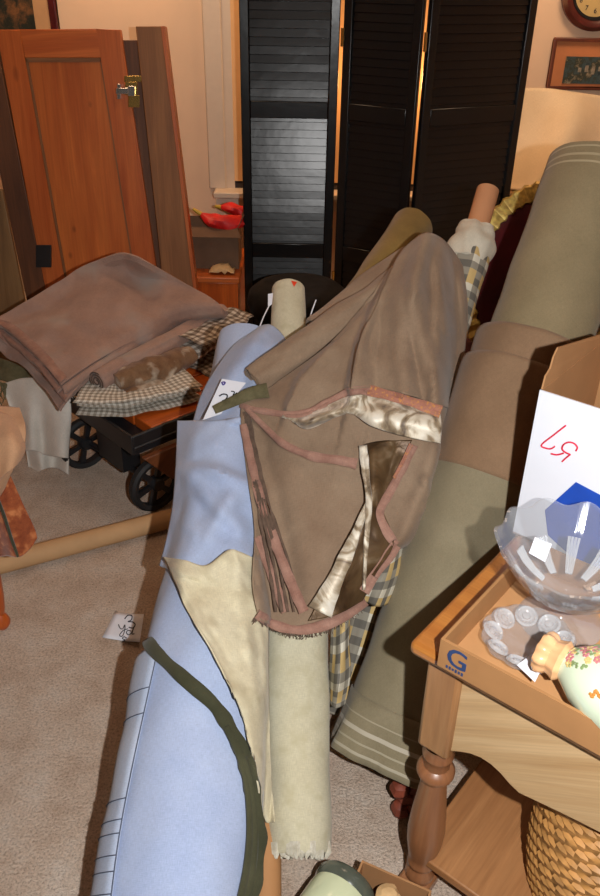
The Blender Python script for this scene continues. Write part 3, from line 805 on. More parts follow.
# ------------------------------------------------------------------ bolts of fabric
def bolt_shell(mb, p0, p1, prof, n=48, steps=60, amp=.003, sc=9, seed=0, sag=None, ends=True, layers=6):
    """fabric roll: prof = list (t, radius)"""
    p0, p1 = V(p0), V(p1); ax = p1 - p0; L = ax.length; ax.normalize()
    u = (V((0, 0, 1)) - ax * ax.z).normalized(); w = ax.cross(u)
    def rad(t):
        for (a, ra), (b_, rb) in zip(prof, prof[1:]):
            if t <= b_:
                k = (t - a) / (b_ - a) if b_ > a else 0; k = k * k * (3 - 2 * k)
                return ra + (rb - ra) * k
        return prof[-1][1]
    rows = []
    for i in range(steps + 1):
        t = i / steps; r = rad(t); row = []
        for k in range(n):
            a = 2 * PI * k / n
            d = u * math.cos(a) + w * math.sin(a)
            q = p0 + ax * (L * t) + d * r
            rr = r + amp * noise.noise(V((d.x * 2.2 + seed, d.y * 2.2 + d.z * 2.2, t * L * sc))) + amp * .6 * noise.noise(q * 11 + V((seed, 0, 0)))
            c_ = p0 + ax * (L * t) + (sag(t) if sag else V())
            row.append(c_ + d * rr)
        rows.append(row)
    if ends:
        def cap(row, c_, out):
            res = []
            for j in range(1, layers * 2 + 1):
                f = 1 - j / (layers * 2 + 1) * .8
                o = out * (.004 if j % 2 else -.006) + out * .003 * noise.noise(V((j * .7, seed, 1)))
                res.append([c_ + (p - c_) * f + o for p in row])
            return res
        c0 = p0 + (sag(0) if sag else V()); c1 = p1 + (sag(1) if sag else V())
        first = cap(rows[0], c0, -ax); last = cap(rows[-1], c1, ax)
        mb.grid(list(reversed(first)) + rows[:1], closed_u=True, W=[-.001 * (len(first) - i) for i in range(len(first) + 1)])
        mb.grid(rows[-1:] + last, closed_u=True, W=[L + .001 * i for i in range(len(last) + 1)])
    mb.grid(rows, closed_u=True, W=[L * i / steps for i in range(steps + 1)])
    return rows
def hollow_tube(mb, p0, p1, r, wall=.005, n=24):
    p0, p1 = V(p0), V(p1); ax = (p1 - p0); L = ax.length
    mb.lathe([(r - wall, 0), (r, 0), (r, L), (r - wall, L), (r - wall, 0)], p0, ax, n)
def floor_touch(p0, p1, r):
    """z of axis end so the tilted rim touches the floor"""
    ax = (V(p1) - V(p0)).normalized(); return r * math.sqrt(max(0, 1 - ax.z ** 2)) + .001

# green bolt, steep
gp0 = on_z(382, 765, .06); gp1 = at_depth(601, 172, 1.93)
gp0.z = floor_touch(gp0, gp1, .12)
gax = (gp1 - gp0).normalized(); gL = (gp1 - gp0).length
green = thing('green_fabric_bolt', 'thick olive green fabric bolt with pale selvedge stripes leaning steeply beside the pine table', 'fabric bolt', (gp0.x, gp0.y, 0))
def gpt(t): return gp0 + gax * (gL * t)
mb = MB(); bolt_shell(mb, gpt(.02), gp1, [(0, .105), (.6, .118), (1, .128)], amp=.004, seed=3, steps=70); mb.build('inner_roll', M['green_t'], green, reg='green_in')
mb = MB(); bolt_shell(mb, gpt(0), gpt(.52), [(0, .122), (.06, .120), (.14, .117), (1, .134)], amp=.006, sc=6, seed=8, steps=50, ends=False); mb.build('loose_wrap', M['green_w'], green, reg='green_w', solid=.002)
mb = MB(); bolt_shell(mb, gpt(.455), gpt(.635), [(0, .134), (.3, .141), (1, .146)], amp=.005, sc=6, seed=5, steps=24, ends=False); mb.build('brown_wrap', M['brown_band'], green, reg='green_b', solid=.003)
mb = MB(); bolt_shell(mb, gpt(.62), gpt(.685), [(0, .136), (1, .142)], amp=.004, sc=6, seed=9, steps=8, ends=False); mb.build('wrap_edge', M['brown_band'], green, solid=.003)
# flared loose hem at the foot
u_ = (V((0, -1, 0)) - gax * gax.dot(V((0, -1, 0)))).normalized(); w_ = gax.cross(u_)
G = []
for i in range(8):
    t = i / 7; row = []
    for k in range(41):
        a = -2.1 + 4.2 * k / 40
        r = .121 + .012 * t + .012 * t * math.sin(a * 5 + 1) + .004 * t * math.sin(a * 13)
        p = gpt(.085 - .085 * t) + (u_ * math.cos(a) + w_ * math.sin(a)) * r
        p.z = max(p.z, .006 + .003 * math.sin(a * 9))
        row.append(p)
    G.append(row)
mb = MB(); mb.grid(list(reversed(G)), W=[.0 + .125 * i / 7 for i in range(8)]); mb.build('striped_hem', M['green_w'], green, solid=.002)

# plaid bolt with bare tube at top
qp1 = on_y(488, 190, 2.35); qp0 = on_z(338, 704, .06)
qp0.z = floor_touch(qp0, qp1, .038)
qax = (qp1 - qp0).normalized(); qL = (qp1 - qp0).length
def qpt(t): return qp0 + qax * (qL * t)
plb = thing('plaid_fabric_bolt', 'gold grey and white plaid bolt on a bare cardboard tube behind the brown velvet', 'fabric bolt', (qp0.x, qp0.y, 0))
mb = MB(); hollow_tube(mb, qpt(.005), qp1, .032); mb.build('cardboard_tube', M['tube_pink'], plb)
mb = MB(); bolt_shell(mb, qpt(.0), qpt(.875), [(0, .036), (.3, .042), (.6, .052), (.9, .055), (1, .058)], amp=.006, sc=8, seed=13); mb.build('plaid_roll', M['plaid'], plb, reg='plaid')
mb = MB(); bolt_shell(mb, qpt(.84), qpt(.915), [(0, .06), (.5, .066), (.8, .055), (1, .045)], amp=.012, sc=20, seed=4, steps=20, layers=3); mb.build('white_end_fold', M['white_f'], plb)

# mustard bolt
mp1 = on_y(413, 226, 2.42); mp0 = on_y(352, 318, 2.02)
mb = MB(); mus = thing('mustard_fabric_bolt', 'mustard yellow rolled fabric end showing above the brown velvet', 'fabric bolt', mp0)
mx_ = (mp1 - mp0); 
bolt_shell(mb, mp0, mp1, [(0, .06), (1, .062)], amp=.004, seed=21, steps=24); mb.build('fabric_roll', M['mustard'], mus, reg='must')
mb = MB(); hollow_tube(mb, mp1 - mx_.normalized() * .05, mp1 + mx_.normalized() * .012, .026); mb.build('cardboard_tube', M['tube_pink'], mus)

# cream bolt
cp0 = on_z(300, 846, .07); cp1 = on_y(288, 290, 2.2)
cp0.z = floor_touch(cp0, cp1, .064)
cax = (cp1 - cp0).normalized(); cL = (cp1 - cp0).length
cream = thing('cream_fabric_bolt', 'long cream canvas fabric bolt with frayed lower end and red dot sticker at its top', 'fabric bolt', (cp0.x, cp0.y, 0))
mb = MB(); bolt_shell(mb, cp0, cp1, [(0, .064), (.04, .067), (.32, .075), (.6, .064), (.8, .053), (1, .047)], amp=.0025, seed=30, steps=80); mb.build('canvas_roll', M['cream'], cream, reg='cream')
mb = MB()
for k in range(48):
    a = 2 * PI * k / 48; u2 = (V((0, 0, 1)) - cax * cax.z).normalized(); w2 = cax.cross(u2)
    d = u2 * math.cos(a) + w2 * math.sin(a); r = .058 * random.uniform(.55, 1.05)
    p = cp0 + d * r; 
    pts = [p + cax * .014, p - cax * .006 + d * .004, p - cax * random.uniform(.012, .02) + V((random.uniform(-.006, .006), 0, random.uniform(0, .006)))]
    for q in pts: q.z = max(q.z, .003)
    mb.tube(pts, [.008, .007, .003], 6)
mb.build('frayed_end', M['cream_end'], cream)
tree_c = bvh_of('cream')
def on_tree(tree, px, py, off):
    d = ray(px, py).normalized(); h = tree.ray_cast(CAM, d)
    return (h[0] - d * off, h[1]) if h[0] is not None else (None, None)
mb = MB(); P3 = [on_tree(tree_c, px, py, .0015)[0] for px, py in ((291, 280.5), (297, 282), (294, 287))]
if all(p is not None for p in P3): mb.prism(P3, (CAM - P3[0]).normalized() * .001); mb.build('red_sticker', M['red_dot'], cream, smooth=False)

# blue bolt
bp0 = on_z(168, 955, .15); bp1 = on_y(246, 346, 2.08)
bp0.z = floor_touch(bp0, bp1, .145)
blue = thing('blue_fabric_bolt', 'large pale blue fabric bolt at front, loose wrinkled layers toward its far end', 'fabric bolt', (bp0.x, bp0.y, 0))
mb = MB(); bolt_shell(mb, bp0, bp1, [(0, .145), (.3, .14), (.55, .112), (.75, .098), (1, .085)], amp=.009, sc=5, seed=40, steps=90, n=64); mb.build('blue_roll', M['blue'], blue, reg='blue')
bax = (bp1 - bp0).normalized(); bL = (bp1 - bp0).length
# bare tube poking out below between blue and cream
tp_0 = on_z(266, 915, .03); tp_1 = on_z(268, 700, .15)
tp_0.z = floor_touch(tp_0, tp_1, .031)
mb = MB(); hollow_tube(mb, tp_0, tp_1, .03)
tag(mb.build('cardboard_tube', M['tube_br'], loc=tp_0), 'brown cardboard tube end sticking out below the cream and blue bolts', 'tube')

T_blue = bvh_of('blue', 'cream')
# blue loose layers
rows = [[(262, 326, .02), (272, 326, .05), (284, 338, .05), (290, 356, .05)],
        [(232, 348, .05), (250, 345, .09), (268, 352, .09), (280, 372, .06)],
        [(204, 390, .06), (228, 384, .11), (252, 388, .12), (268, 402, .07)],
        [(192, 428, .05), (215, 425, .13), (240, 424, .14), (262, 430, .08)]]
G = drape(rows, 36, 30, T_blue, .012, folds=[([(262, 332), (215, 400)], .02, 10, 0), ([(275, 345), (240, 420)], .015, 8, 0)], wr=.012, ws=9, seed=2)
mb = MB(); mb.grid(G); mb.build('upper_layer', M['blue'], blue, solid=.003, reg='blue_u')
T_blue2 = bvh_of('blue', 'cream', 'blue_u')
rows = [[(178, 421, .05), (200, 421, .12), (225, 420, .16), (262, 412, .12)],
        [(177, 455, .06), (198, 458, .14), (228, 462, .17), (266, 455, .12)],
        [(174, 500, .05), (198, 505, .15), (230, 508, .17), (270, 500, .12)],
        [(168, 535, .05), (195, 545, .15), (232, 548, .17), (272, 545, .12)],
        [(160, 566, .05), (190, 578, .15), (232, 584, .16), (272, 580, .1)]]
G = drape(rows, 50, 44, T_blue2, .012, folds=[([(178, 468), (215, 470), (262, 488)], .032, 18, 1), ([(230, 500), (190, 560)], .02, 8, 0), ([(180, 470), (240, 530)], .016, 7, 0), ([(176, 520), (250, 560)], .014, 9, 0), ([(200, 425), (190, 455)], .01, 6, 0)], wr=.014, ws=9, seed=6)
mb = MB(); mb.grid(G); mb.build('loose_layer', M['blue'], blue, solid=.003, reg='blue_l')
# lined edge down the left side
path_l = [(153, 648), (140, 700), (124, 770), (111, 840), (101, 910)]
path_r = path_l
strip = [(146, 645, .1), (131, 700, .1), (113, 770, .1), (100, 840, .1), (88, 910, .1)]
tb_only = bvh_of('blue')
G = []
for a, b_ in zip(spline(strip, 40), spline([(x + 12, y, 0) for x, y in [(148, 645), (136, 700), (121, 770), (108, 840), (99, 910)]], 40)):
    pb, nb = on_tree(tb_only, b_[0], b_[1], .006)
    if pb is None: continue
    # outer edge runs round the bolt away from camera
    t = (pb - bp0).dot(bax); c_ = bp0 + bax * t; rv = pb - c_
    row = []
    for k in range(7):
        row.append(c_ + (Matrix.Rotation(-.16 * k, 3, bax) @ rv) * (1 + .004 * k))
    G.append(row)
def side_sign(G):
    return True
mb = MB(); mb.grid(G); edge = mb.build('lined_edge', M['blue_lt'], blue, solid=.002)
mb = MB()
for k in [q for q in (8, 12, 24, 27, 29, 32, 34, 37) if q < len(G) - 1]:
    mb.tube([G[k][j] + bax * (.006 * (j / 6) ** 2) + (G[k][j] - (bp0 + bax * ((G[k][j] - bp0).dot(bax)))).normalized() * .003 for j in range(0, 7)], .0011, 5)
mb.tube([g[0] + (g[0] - (bp0 + bax * ((g[0] - bp0).dot(bax)))).normalized() * .003 for g in G], .0012, 5)
mb.build('edge_marks', M['line'], edge)

# cream loose end draped on the blue bolt
T_cr = bvh_of('blue', 'cream', 'blue_l')
rows = [[(163, 557, .12), (185, 560, .17), (206, 565, .19), (228, 550, .19), (241, 552, .17), (258, 560, .15)],
        [(176, 585, .13), (196, 590, .17), (216, 596, .18), (240, 592, .18), (256, 596, .16), (268, 600, .12)],
        [(188, 612, .13), (206, 622, .17), (226, 630, .18), (246, 630, .17), (260, 632, .15), (269, 636, .1)],
        [(212, 650, .13), (224, 664, .15), (238, 672, .15), (252, 675, .15), (262, 677, .13), (269, 680, .09)],
        [(240, 710, .11), (246, 722, .12), (252, 728, .12), (259, 730, .11), (265, 732, .09), (270, 735, .07)],
        [(256, 770, .08), (259, 778, .08), (262, 784, .08), (266, 786, .07), (269, 788, .06), (272, 790, .05)],
        [(262, 812, .05), (264, 818, .05), (266, 822, .05), (268, 823, .05), (271, 823, .04), (274, 822, .03)]]
G = drape(rows, 60, 40, T_cr, .020, folds=[([(175, 570), (215, 630)], .014, 7, 0), ([(205, 575), (235, 650)], -.012, 8, 0), ([(230, 556), (250, 660)], .012, 6, 0)], wr=.026, ws=12, seed=12)
mb = MB(); mb.grid(G); mb.build('loose_end', M['cream_c'], cream, solid=.003, reg='cream_l')

# olive strip across the blue bolt
T_ol = bvh_of('blue', 'blue_l', 'cream_l')
path = [(148, 640, .16), (156, 652, .2), (185, 679, .22), (215, 706, .22), (236, 739, .2), (248, 769, .19), (255, 808, .17), (257, 850, .15), (251, 889, .13), (240, 930, .1)]
rows = ribbon(path, (.024, .034), 70, T_ol, .008, wob=.35)
mb = MB(); mb.grid(rows); 
ol = thing('olive_fabric_strip', 'narrow dark olive green fabric strip lying across the pale blue bolt', 'fabric strip', rows[35][1])
mb.build('strip', M['olive'], ol, solid=.004)
path2 = [(226, 726, .2), (241, 756, .2), (250, 790, .18), (253, 830, .17), (250, 870, .15), (242, 910, .12)]
rows = ribbon(path2, (.012, .022), 40, T_ol, .016)
mb = MB(); mb.grid(rows); mb.build('turned_edge', M['olive'], ol, solid=.003)

# ------------------------------------------------------------------ brown velvet over the bolts
vel = thing('brown_velvet_fabric', 'big crumpled taupe brown velvet piece with pink selvedge draped over the bolts', 'fabric', pl(330, 470, .1))
r0 = pl(255, 382, .140); r1 = pl(424, 268, .15)
mb = MB(); bolt_shell(mb, r0, r1, [(0, .042), (.5, .046), (1, .05)], amp=.006, seed=50, steps=30, layers=5); mb.build('velvet_roll', M['taupe'], vel, reg='vroll')
r2 = pl(318, 334, .07); r3 = pl(412, 266, .10)
mb = MB(); bolt_shell(mb, r2, r3, [(0, .05), (1, .06)], amp=.006, seed=54, steps=20, layers=4); mb.build('velvet_roll', M['taupe'], vel, reg='vroll2')
T_v = bvh_of('blue', 'blue_u', 'blue_l', 'cream', 'cream_l', 'plaid', 'must', 'vroll', 'vroll2')
rows = [[(396, 262, .15), (404, 250, .18), (414, 240, .2), (426, 233, .22), (440, 238, .2), (452, 250, .16), (462, 266, .12)],
        [(342, 332, .20), (366, 312, .21), (392, 296, .23), (418, 284, .26), (442, 286, .22), (458, 294, .17), (467, 308, .12)],
        [(296, 370, .17), (328, 352, .2), (366, 338, .22), (406, 335, .25), (440, 340, .23), (456, 345, .16), (464, 352, .10)],
        [(256, 396, .15), (298, 394, .19), (338, 384, .21), (390, 380, .24), (434, 388, .23), (452, 392, .16), (461, 396, .09)],
        [(241, 410, .15), (290, 418, .18), (342, 410, .2), (394, 414, .23), (432, 425, .21), (447, 436, .15), (458, 442, .08)],
        [(246, 468, .14), (288, 466, .16), (340, 460, .17), (388, 464, .19), (422, 472, .18), (440, 482, .13), (450, 486, .07)],
        [(254, 528, .14), (288, 528, .15), (332, 522, .16), (372, 522, .17), (402, 526, .15), (420, 532, .11), (432, 530, .05)],
        [(252, 584, .12), (280, 582, .14), (312, 578, .15), (346, 572, .14), (370, 566, .12), (384, 560, .08), (398, 548, .05)],
        [(259, 620, .11), (282, 629, .13), (304, 632, .13), (330, 626, .13), (350, 616, .11), (360, 607, .09), (366, 599, .07)]]
folds = [([(426, 236), (414, 280), (420, 330), (440, 405)], .035, 9, 0),
         ([(398, 258), (374, 308), (360, 342), (350, 390)], .055, 30, -1),
         ([(330, 348), (300, 380), (288, 408)], .03, 22, -1),
         ([(452, 258), (455, 330), (448, 400)], -.03, 8, 0),
         ([(436, 262), (445, 330)], .02, 5, 0),
         ([(380, 300), (372, 360), (376, 392)], -.018, 10, 0),
         ([(400, 290), (398, 390)], .014, 7, 0),
         ([(246, 408), (262, 424), (284, 444), (312, 456), (357, 464), (362, 448)], .018, 16, -1),
         ([(436, 450), (420, 500), (400, 545)], .028, 10, 0),
         ([(446, 455), (428, 520)], -.025, 6, 0),
         ([(425, 480), (432, 500), (424, 510)], .016, 4, 0),
         ([(262, 430), (300, 600)], -.010, 8, 0),
         ([(255, 520), (262, 600)], .016, 8, 0),
         ([(300, 470), (330, 600)], .010, 24, 0)]
G = drape(rows, 150, 130, T_v, .010, folds=folds, wr=.008, ws=9, seed=20, sm=1)
mb = MB(); mb.grid(G); mb.build('drape', M['taupe'], vel, solid=.003, reg='drape')
T_o = bvh_of('drape', 'vroll', 'vroll2', 'must', 'plaid')
rows = [[(399, 256, .21), (410, 244, .22), (426, 234, .24), (440, 240, .22), (452, 254, .16), (460, 270, .11)],
        [(376, 306, .255), (392, 296, .26), (416, 288, .28), (440, 290, .25), (456, 298, .18), (465, 310, .11)],
        [(360, 342, .265), (378, 338, .27), (406, 336, .28), (438, 340, .25), (454, 345, .17), (463, 352, .10)],
        [(351, 389, .26), (372, 388, .265), (396, 392, .275), (430, 402, .26), (447, 408, .17), (458, 412, .09)]]
G = drape(rows, 80, 70, T_o, .012, folds=[([(428, 236), (412, 290), (404, 340), (404, 395)], .022, 8, 0), ([(440, 250), (436, 330), (434, 400)], .02, 6, 0), ([(420, 300), (424, 400)], -.02, 6, 0), ([(385, 310), (378, 390)], -.014, 8, 0), ([(454, 262), (452, 400)], -.02, 5, 0)], wr=.008, ws=9, seed=25, sm=1)
mb = MB(); mb.grid(G); mb.build('upper_fold', M['taupe'], vel, solid=.004, reg='vfold')
T_d = bvh_of('drape', 'vfold', 'vroll', 'blue', 'cream', 'cream_l', 'blue_l', 'plaid')
# turned-back velvet band
rows = [[(266, 411, .18), (300, 417, .22), (330, 405, .23), (352, 396, .24), (376, 396, .25), (408, 404, .26), (440, 413, .26)],
        [(274, 413, .19), (304, 422, .23), (332, 412, .24), (354, 407, .25), (378, 412, .27), (410, 420, .28), (441, 426, .27)],
        [(284, 414, .19), (306, 428, .21), (334, 417, .23), (352, 413, .23), (373, 426, .25), (408, 437, .26), (440, 443, .25)]]
G = drape(rows, 20, 70, T_d, .012, folds=[([(300, 428), (318, 418), (345, 410)], .012, 5, 0), ([(352, 408), (375, 424)], .014, 6, 0)], wr=.006, ws=22, seed=31)
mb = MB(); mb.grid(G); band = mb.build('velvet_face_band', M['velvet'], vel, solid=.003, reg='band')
band['label'] = 'shiny silvery brown velvet face turned outward'
rows = [[(361, 446, .2), (385, 441, .23), (412, 440, .22)],
        [(362, 474, .2), (380, 474, .22), (398, 472, .21)],
        [(366, 502, .2), (373, 506, .21), (383, 506, .2)],
        [(343, 548, .19), (368, 545, .2), (393, 543, .18)],
        [(324, 590, .17), (345, 586, .18), (376, 572, .16)],
        [(308, 621, .15), (335, 615, .16), (362, 600, .13)]]
G = drape(rows, 60, 24, T_d, .012, folds=[([(372, 450), (372, 505), (330, 600)], .012, 6, 0), ([(395, 450), (378, 505)], -.01, 6, 0)], wr=.006, ws=18, seed=35)
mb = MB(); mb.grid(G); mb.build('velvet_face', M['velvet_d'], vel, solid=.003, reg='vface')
# silvery fold along its left side
rows = ribbon([(367, 504, .21), (354, 538, .2), (338, 574, .19), (320, 612, .17)], (.008, .050), 40, bvh_of('drape', 'vface'), .008, wob=.3)
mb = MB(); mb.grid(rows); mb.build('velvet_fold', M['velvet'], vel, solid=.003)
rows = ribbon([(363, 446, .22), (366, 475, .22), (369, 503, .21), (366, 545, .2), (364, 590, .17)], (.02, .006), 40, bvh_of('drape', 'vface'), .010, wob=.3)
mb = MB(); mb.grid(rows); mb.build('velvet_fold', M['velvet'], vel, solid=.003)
# pink selvedges
T_s = bvh_of('drape', 'vfold', 'band', 'vface', 'cream', 'blue', 'blue_l', 'cream_l')
def selv(path, w, n=60, m='pink', off=.006, wob=.25):
    rows = ribbon(path, w, n, T_s, off, wob=wob)
    mb = MB(); mb.grid(rows); return mb.build('selvedge', M[m], vel, solid=.0012)
selv([(240, 405, .16), (262, 411, .19), (300, 414, .22), (330, 401, .23), (352, 391, .25), (372, 391, .26)], (.012, .02))
selv([(368, 390, .26), (395, 397, .27), (418, 404, .27), (441, 412, .27)], (.022, .026), m='pink_gold')
selv([(246, 408, .17), (262, 424, .18), (284, 444, .19), (312, 456, .2), (338, 460, .2), (357, 464, .2)], (.012, .026))
selv([(243, 424, .16), (252, 465, .17), (262, 505, .17), (276, 545, .17), (292, 585, .17), (304, 612, .16)], (.018, .024))
selv([(258, 536, .16), (266, 560, .16), (276, 586, .16), (286, 612, .15)], (.018, .02))
selv([(257, 614, .14), (275, 625, .15), (300, 630, .15), (328, 624, .15), (352, 612, .13), (366, 602, .11)], (.02, .018))
selv([(414, 445, .22), (402, 470, .21), (390, 492, .21), (380, 512, .2), (386, 530, .19), (396, 545, .17)], (.018, .018))
selv([(411, 444, .225), (402, 463, .22), (394, 478, .215)], (.008, .008), m='pink_gold', off=.014)
selv([(396, 545, .17), (386, 560, .16), (374, 576, .15), (364, 592, .13)], (.026, .022))
# bunched raw edges at left
mb = MB()
for k in range(5):
    path = [(244 + k * 1.5, 412 + k, .15), (250 + k * 2, 460, .165), (258 + k * 3.2, 510, .17), (268 + k * 5, 560, .165), (276 + k * 6.0, 612, .155)]
    rows = ribbon(path, .006, 60, T_s, .003 + .0016 * k, wob=.9); mb.grid(rows)
mb.build('raw_edges', M['taupe_d'], vel, solid=.003)
mb = MB()
random.seed(3)
for k in range(90):
    t = k / 89
    if k < 50: px, py = 250 + 55 * t * 1.8, 405 + 6 * noise.noise(V((k * .3, 0, 0)))
    px, py, h = spline([(254, 618, .13), (280, 629, .14), (304, 634, .14), (335, 626, .13), (366, 603, .1)], 89)[k]
    p = clear(pl(px, py, h), T_s, .012); q = clear(pl(px + random.uniform(-4, 4), py + random.uniform(2, 6), h), T_s, .012)
    mb.tube([p, (p + q) / 2 + V((0, -.002, 0)), q], .0009, 4)
mb.build('frayed_threads', M['taupe_d'], vel)
# olive flap end next to the tag
rows = ribbon([(214, 410, .17), (232, 402, .18), (250, 394, .18), (268, 390, .18)], (.02, .035), 20, T_s, .012)
mb = MB(); mb.grid(rows); mb.build('olive_lining', M['fringe'], vel, solid=.003)
# plaid loose edges hanging by the green bolt
T_pl = bvh_of('plaid', 'cream')
rows = [[(405, 522, .07), (396, 530, .10), (386, 540, .11)], [(404, 545, .07), (394, 555, .11), (380, 562, .12)], [(402, 572, .07), (388, 580, .11), (370, 584, .11)], [(390, 602, .05), (378, 606, .08), (364, 600, .08)]]
G = drape(rows, 24, 16, T_pl, .008, folds=[([(400, 530), (375, 600)], .015, 5, 0)], wr=.012, ws=20)
mb = MB(); mb.grid(G); mb.build('loose_plaid', M['plaid'], plb, solid=.003)
rows = [[(332, 622, .03), (340, 618, .05), (350, 606, .05)], [(331, 650, .02), (340, 650, .05), (348, 640, .04)], [(330, 676, .0), (338, 680, .04), (350, 672, .03)], [(330, 702, -.02), (335, 708, .0), (345, 704, .0)]]
G = drape(rows, 24, 16, T_pl, .008, folds=[([(345, 618), (338, 690)], .015, 4, 0)], wr=.012, ws=20)
mb = MB(); mb.grid(G); mb.build('loose_plaid', M['plaid'], plb, solid=.003)

# ------------------------------------------------------------------ tags
def paper_quad(mb, pts, n, th=.0008):
    mb.slab(pts, th)
def stroke(mb, pts, f, r=.0012):
    mb.tube([f(x, y) for x, y in spline(pts, max(6, 4 * len(pts)))], r, 5)
# tag 1: on the carpet side of the blue bolt
tc = [on_z(115, 609, .012), on_z(144, 615, .012), on_z(140, 643, .012), on_z(102, 635, .012)]
tg = thing('paper_tag', 'white paper tag with handwritten three yards lying on carpet left of blue bolt', 'tag', (tc[0] + tc[2]) / 2 - V((0, 0, .012)))
G = [[tc[0].lerp(tc[1], i / 6).lerp(tc[3].lerp(tc[2], i / 6), j / 6) + V((0, 0, -.009 + .02 * (i / 6) ** 2 * .6)) for i in range(7)] for j in range(7)]
mb = MB(); mb.grid(G); mb.build('paper', M['paper'], tg, solid=.0008, reg='tag1')
tt = bvh_of('tag1')
def f1(x, y):
    p = on_tree(tt, x / 2.5, 380 + y / 2.5, .0025)[0]
    return p if p is not None else on_z(x / 2.5, 380 + y / 2.5, .012)
mb = MB()
stroke(mb, [(312, 597), (320, 588), (330, 590), (328, 600), (320, 604), (332, 605), (338, 612), (332, 620), (322, 618)], f1, .0016)
stroke(mb, [(296, 611), (300, 620), (307, 622), (312, 612), (312, 625), (306, 640), (299, 638), (308, 626), (320, 622)], f1, .0013)
stroke(mb, [(328, 628), (320, 626), (316, 632), (322, 637), (330, 630), (336, 615), (330, 634), (336, 634)], f1, .0013)
stroke(mb, [(316, 645), (310, 642), (306, 646), (312, 650), (306, 654)], f1, .0013)
mb.build('handwriting', M['ink'], tg)
# tag 2 on blue upper layer
T_t = bvh_of('blue', 'blue_u', 'blue_l', 'cream')
f2 = lambda off: (lambda x, y: clear(pl(180 + x / 2.5, 220 + y / 2.5, .1), T_t, off))
qd = [clear(pl(222, 379, .16), T_t, .014), clear(pl(246, 383, .16), T_t, .014), clear(pl(221, 414, .16), T_t, .014), clear(pl(203, 420, .16), T_t, .014)]
ctr = sum(qd, V()) / 4; nq = (qd[1] - qd[0]).cross(qd[3] - qd[0]).normalized()
if nq.dot(CAM - ctr) < 0: nq = -nq
tg2 = thing('paper_tag', 'white paper price tag with a handwritten three on the upper blue bolt', 'tag', ctr - nq * .006)
mb = MB(); mb.slab([on_plane(px, py, ctr, nq) for px, py in ((222, 379), (246, 383), (221, 414), (203, 420))], nq * .001); mb.build('paper', M['paper'], tg2, smooth=False)
f2 = lambda x, y: on_plane(180 + x / 2.5, 220 + y / 2.5, ctr + nq * .0022, nq)
mb = MB()
stroke(mb, [(98, 440), (108, 435), (118, 438), (115, 448), (106, 453), (114, 456), (113, 466), (102, 472), (96, 468)], f2, .0018)
stroke(mb, [(128, 428), (136, 430), (132, 440), (142, 432)], f2, .0014)
mb.build('handwriting', M['ink'], tg2)
mb = MB(); stroke(mb, [(104, 406), (108, 412), (113, 407), (109, 405), (104, 406)], f2, .0018); mb.build('heart_mark', M['purple'], tg2)
# small white tags with strings at the cream roll's top
def string_tag(label, pts, quad):
    P = [pl(*p) for p in pts]
    t = thing('string_tag', label, 'tag', P[-1])
    mb = MB(); mb.tube([V(q) for q in spline([tuple(p) for p in P], 12)], .0018, 6); mb.build('string', M['paper'], t)
    if quad:
        mb = MB(); mb.slab([pl(*q) for q in quad], .001); mb.build('label_card', M['paper'], t, smooth=False)
string_tag('thin white tag and string on the left of cream bolt top', [(269, 306, .03), (264, 316, .04), (260, 326, .05)], [(268, 294, .03), (273, 293, .03), (272, 304, .03), (268, 307, .03)])
string_tag('thin white string tag on the right of cream bolt top', [(316, 300, .05), (312, 311, .05), (309, 322, .05)], None)

# ------------------------------------------------------------------ floor tube at the left
t0 = on_z(-30, 572, .032); t1 = on_z(185, 515, .032)
t0.z = t1.z = .033
mb = MB(); hollow_tube(mb, t0, t1, .032)
tag(mb.build('cardboard_tube', M['tube'], loc=t0), 'long tan cardboard tube lying on the carpet at left', 'tube')

# ------------------------------------------------------------------ wagon with cloths
wc = on_z(139, 453, .25); wa = V((-.69, .724, 0)).normalized(); wb = V((.724, .69, 0)).normalized()
def WG(a, b_, z): return V((wc.x, wc.y, 0)) + wa * a + wb * b_ + V((0, 0, z))
wag = thing('flatbed_wagon', 'low black wheeled wagon with orange wood deck under the folded fabrics', 'wagon', WG(.22, .4, 0))
RW = Matrix((wa, wb, V((0, 0, 1)))).transposed()
mb = MB()
mb.box(WG(.22, .35, .275), (.46, .74, .012), RW)
for a in (0, .45): mb.box(WG(a, .35, .285), (.012, .74, .07), RW)
for b_ in (-.02, .72): mb.box(WG(.225, b_, .285), (.46, .012, .07), RW)
mb.build('tray', M['black_metal'], wag, bevel=.004)
for k in range(4):
    mb = MB(); mb.box(WG(.058 + .108 * k, .38, .30), (.10, .64, .04), RW); mb.build('deck_plank', M['deck'], wag, bevel=.004)
mb = MB(); q_ = [WG(-.045, .09, .13), WG(-.045, .5, .13), WG(-.02, .5, .13), WG(-.02, .09, .13)]; q2_ = [WG(-.045, -.01, .25), WG(-.045, .5, .25), WG(-.02, .5, .25), WG(-.02, -.01, .25)]; mb.hexa(q_, q2_); mb.build('bolster', M['bolster'], wag, bevel=.004)
mb = MB(); mb.tube([WG(-.0, .06, .1), WG(.42, .03, .1)], .011, 8); mb.tube([WG(.44, .6, .1), WG(.0, .6, .1)], .011, 8)
mb.box(WG(.22, .05, .185), (.16, .07, .17), RW); mb.box(WG(.22, .6, .185), (.16, .07, .17), RW)
mb.build('axle', M['black_metal'], wag)
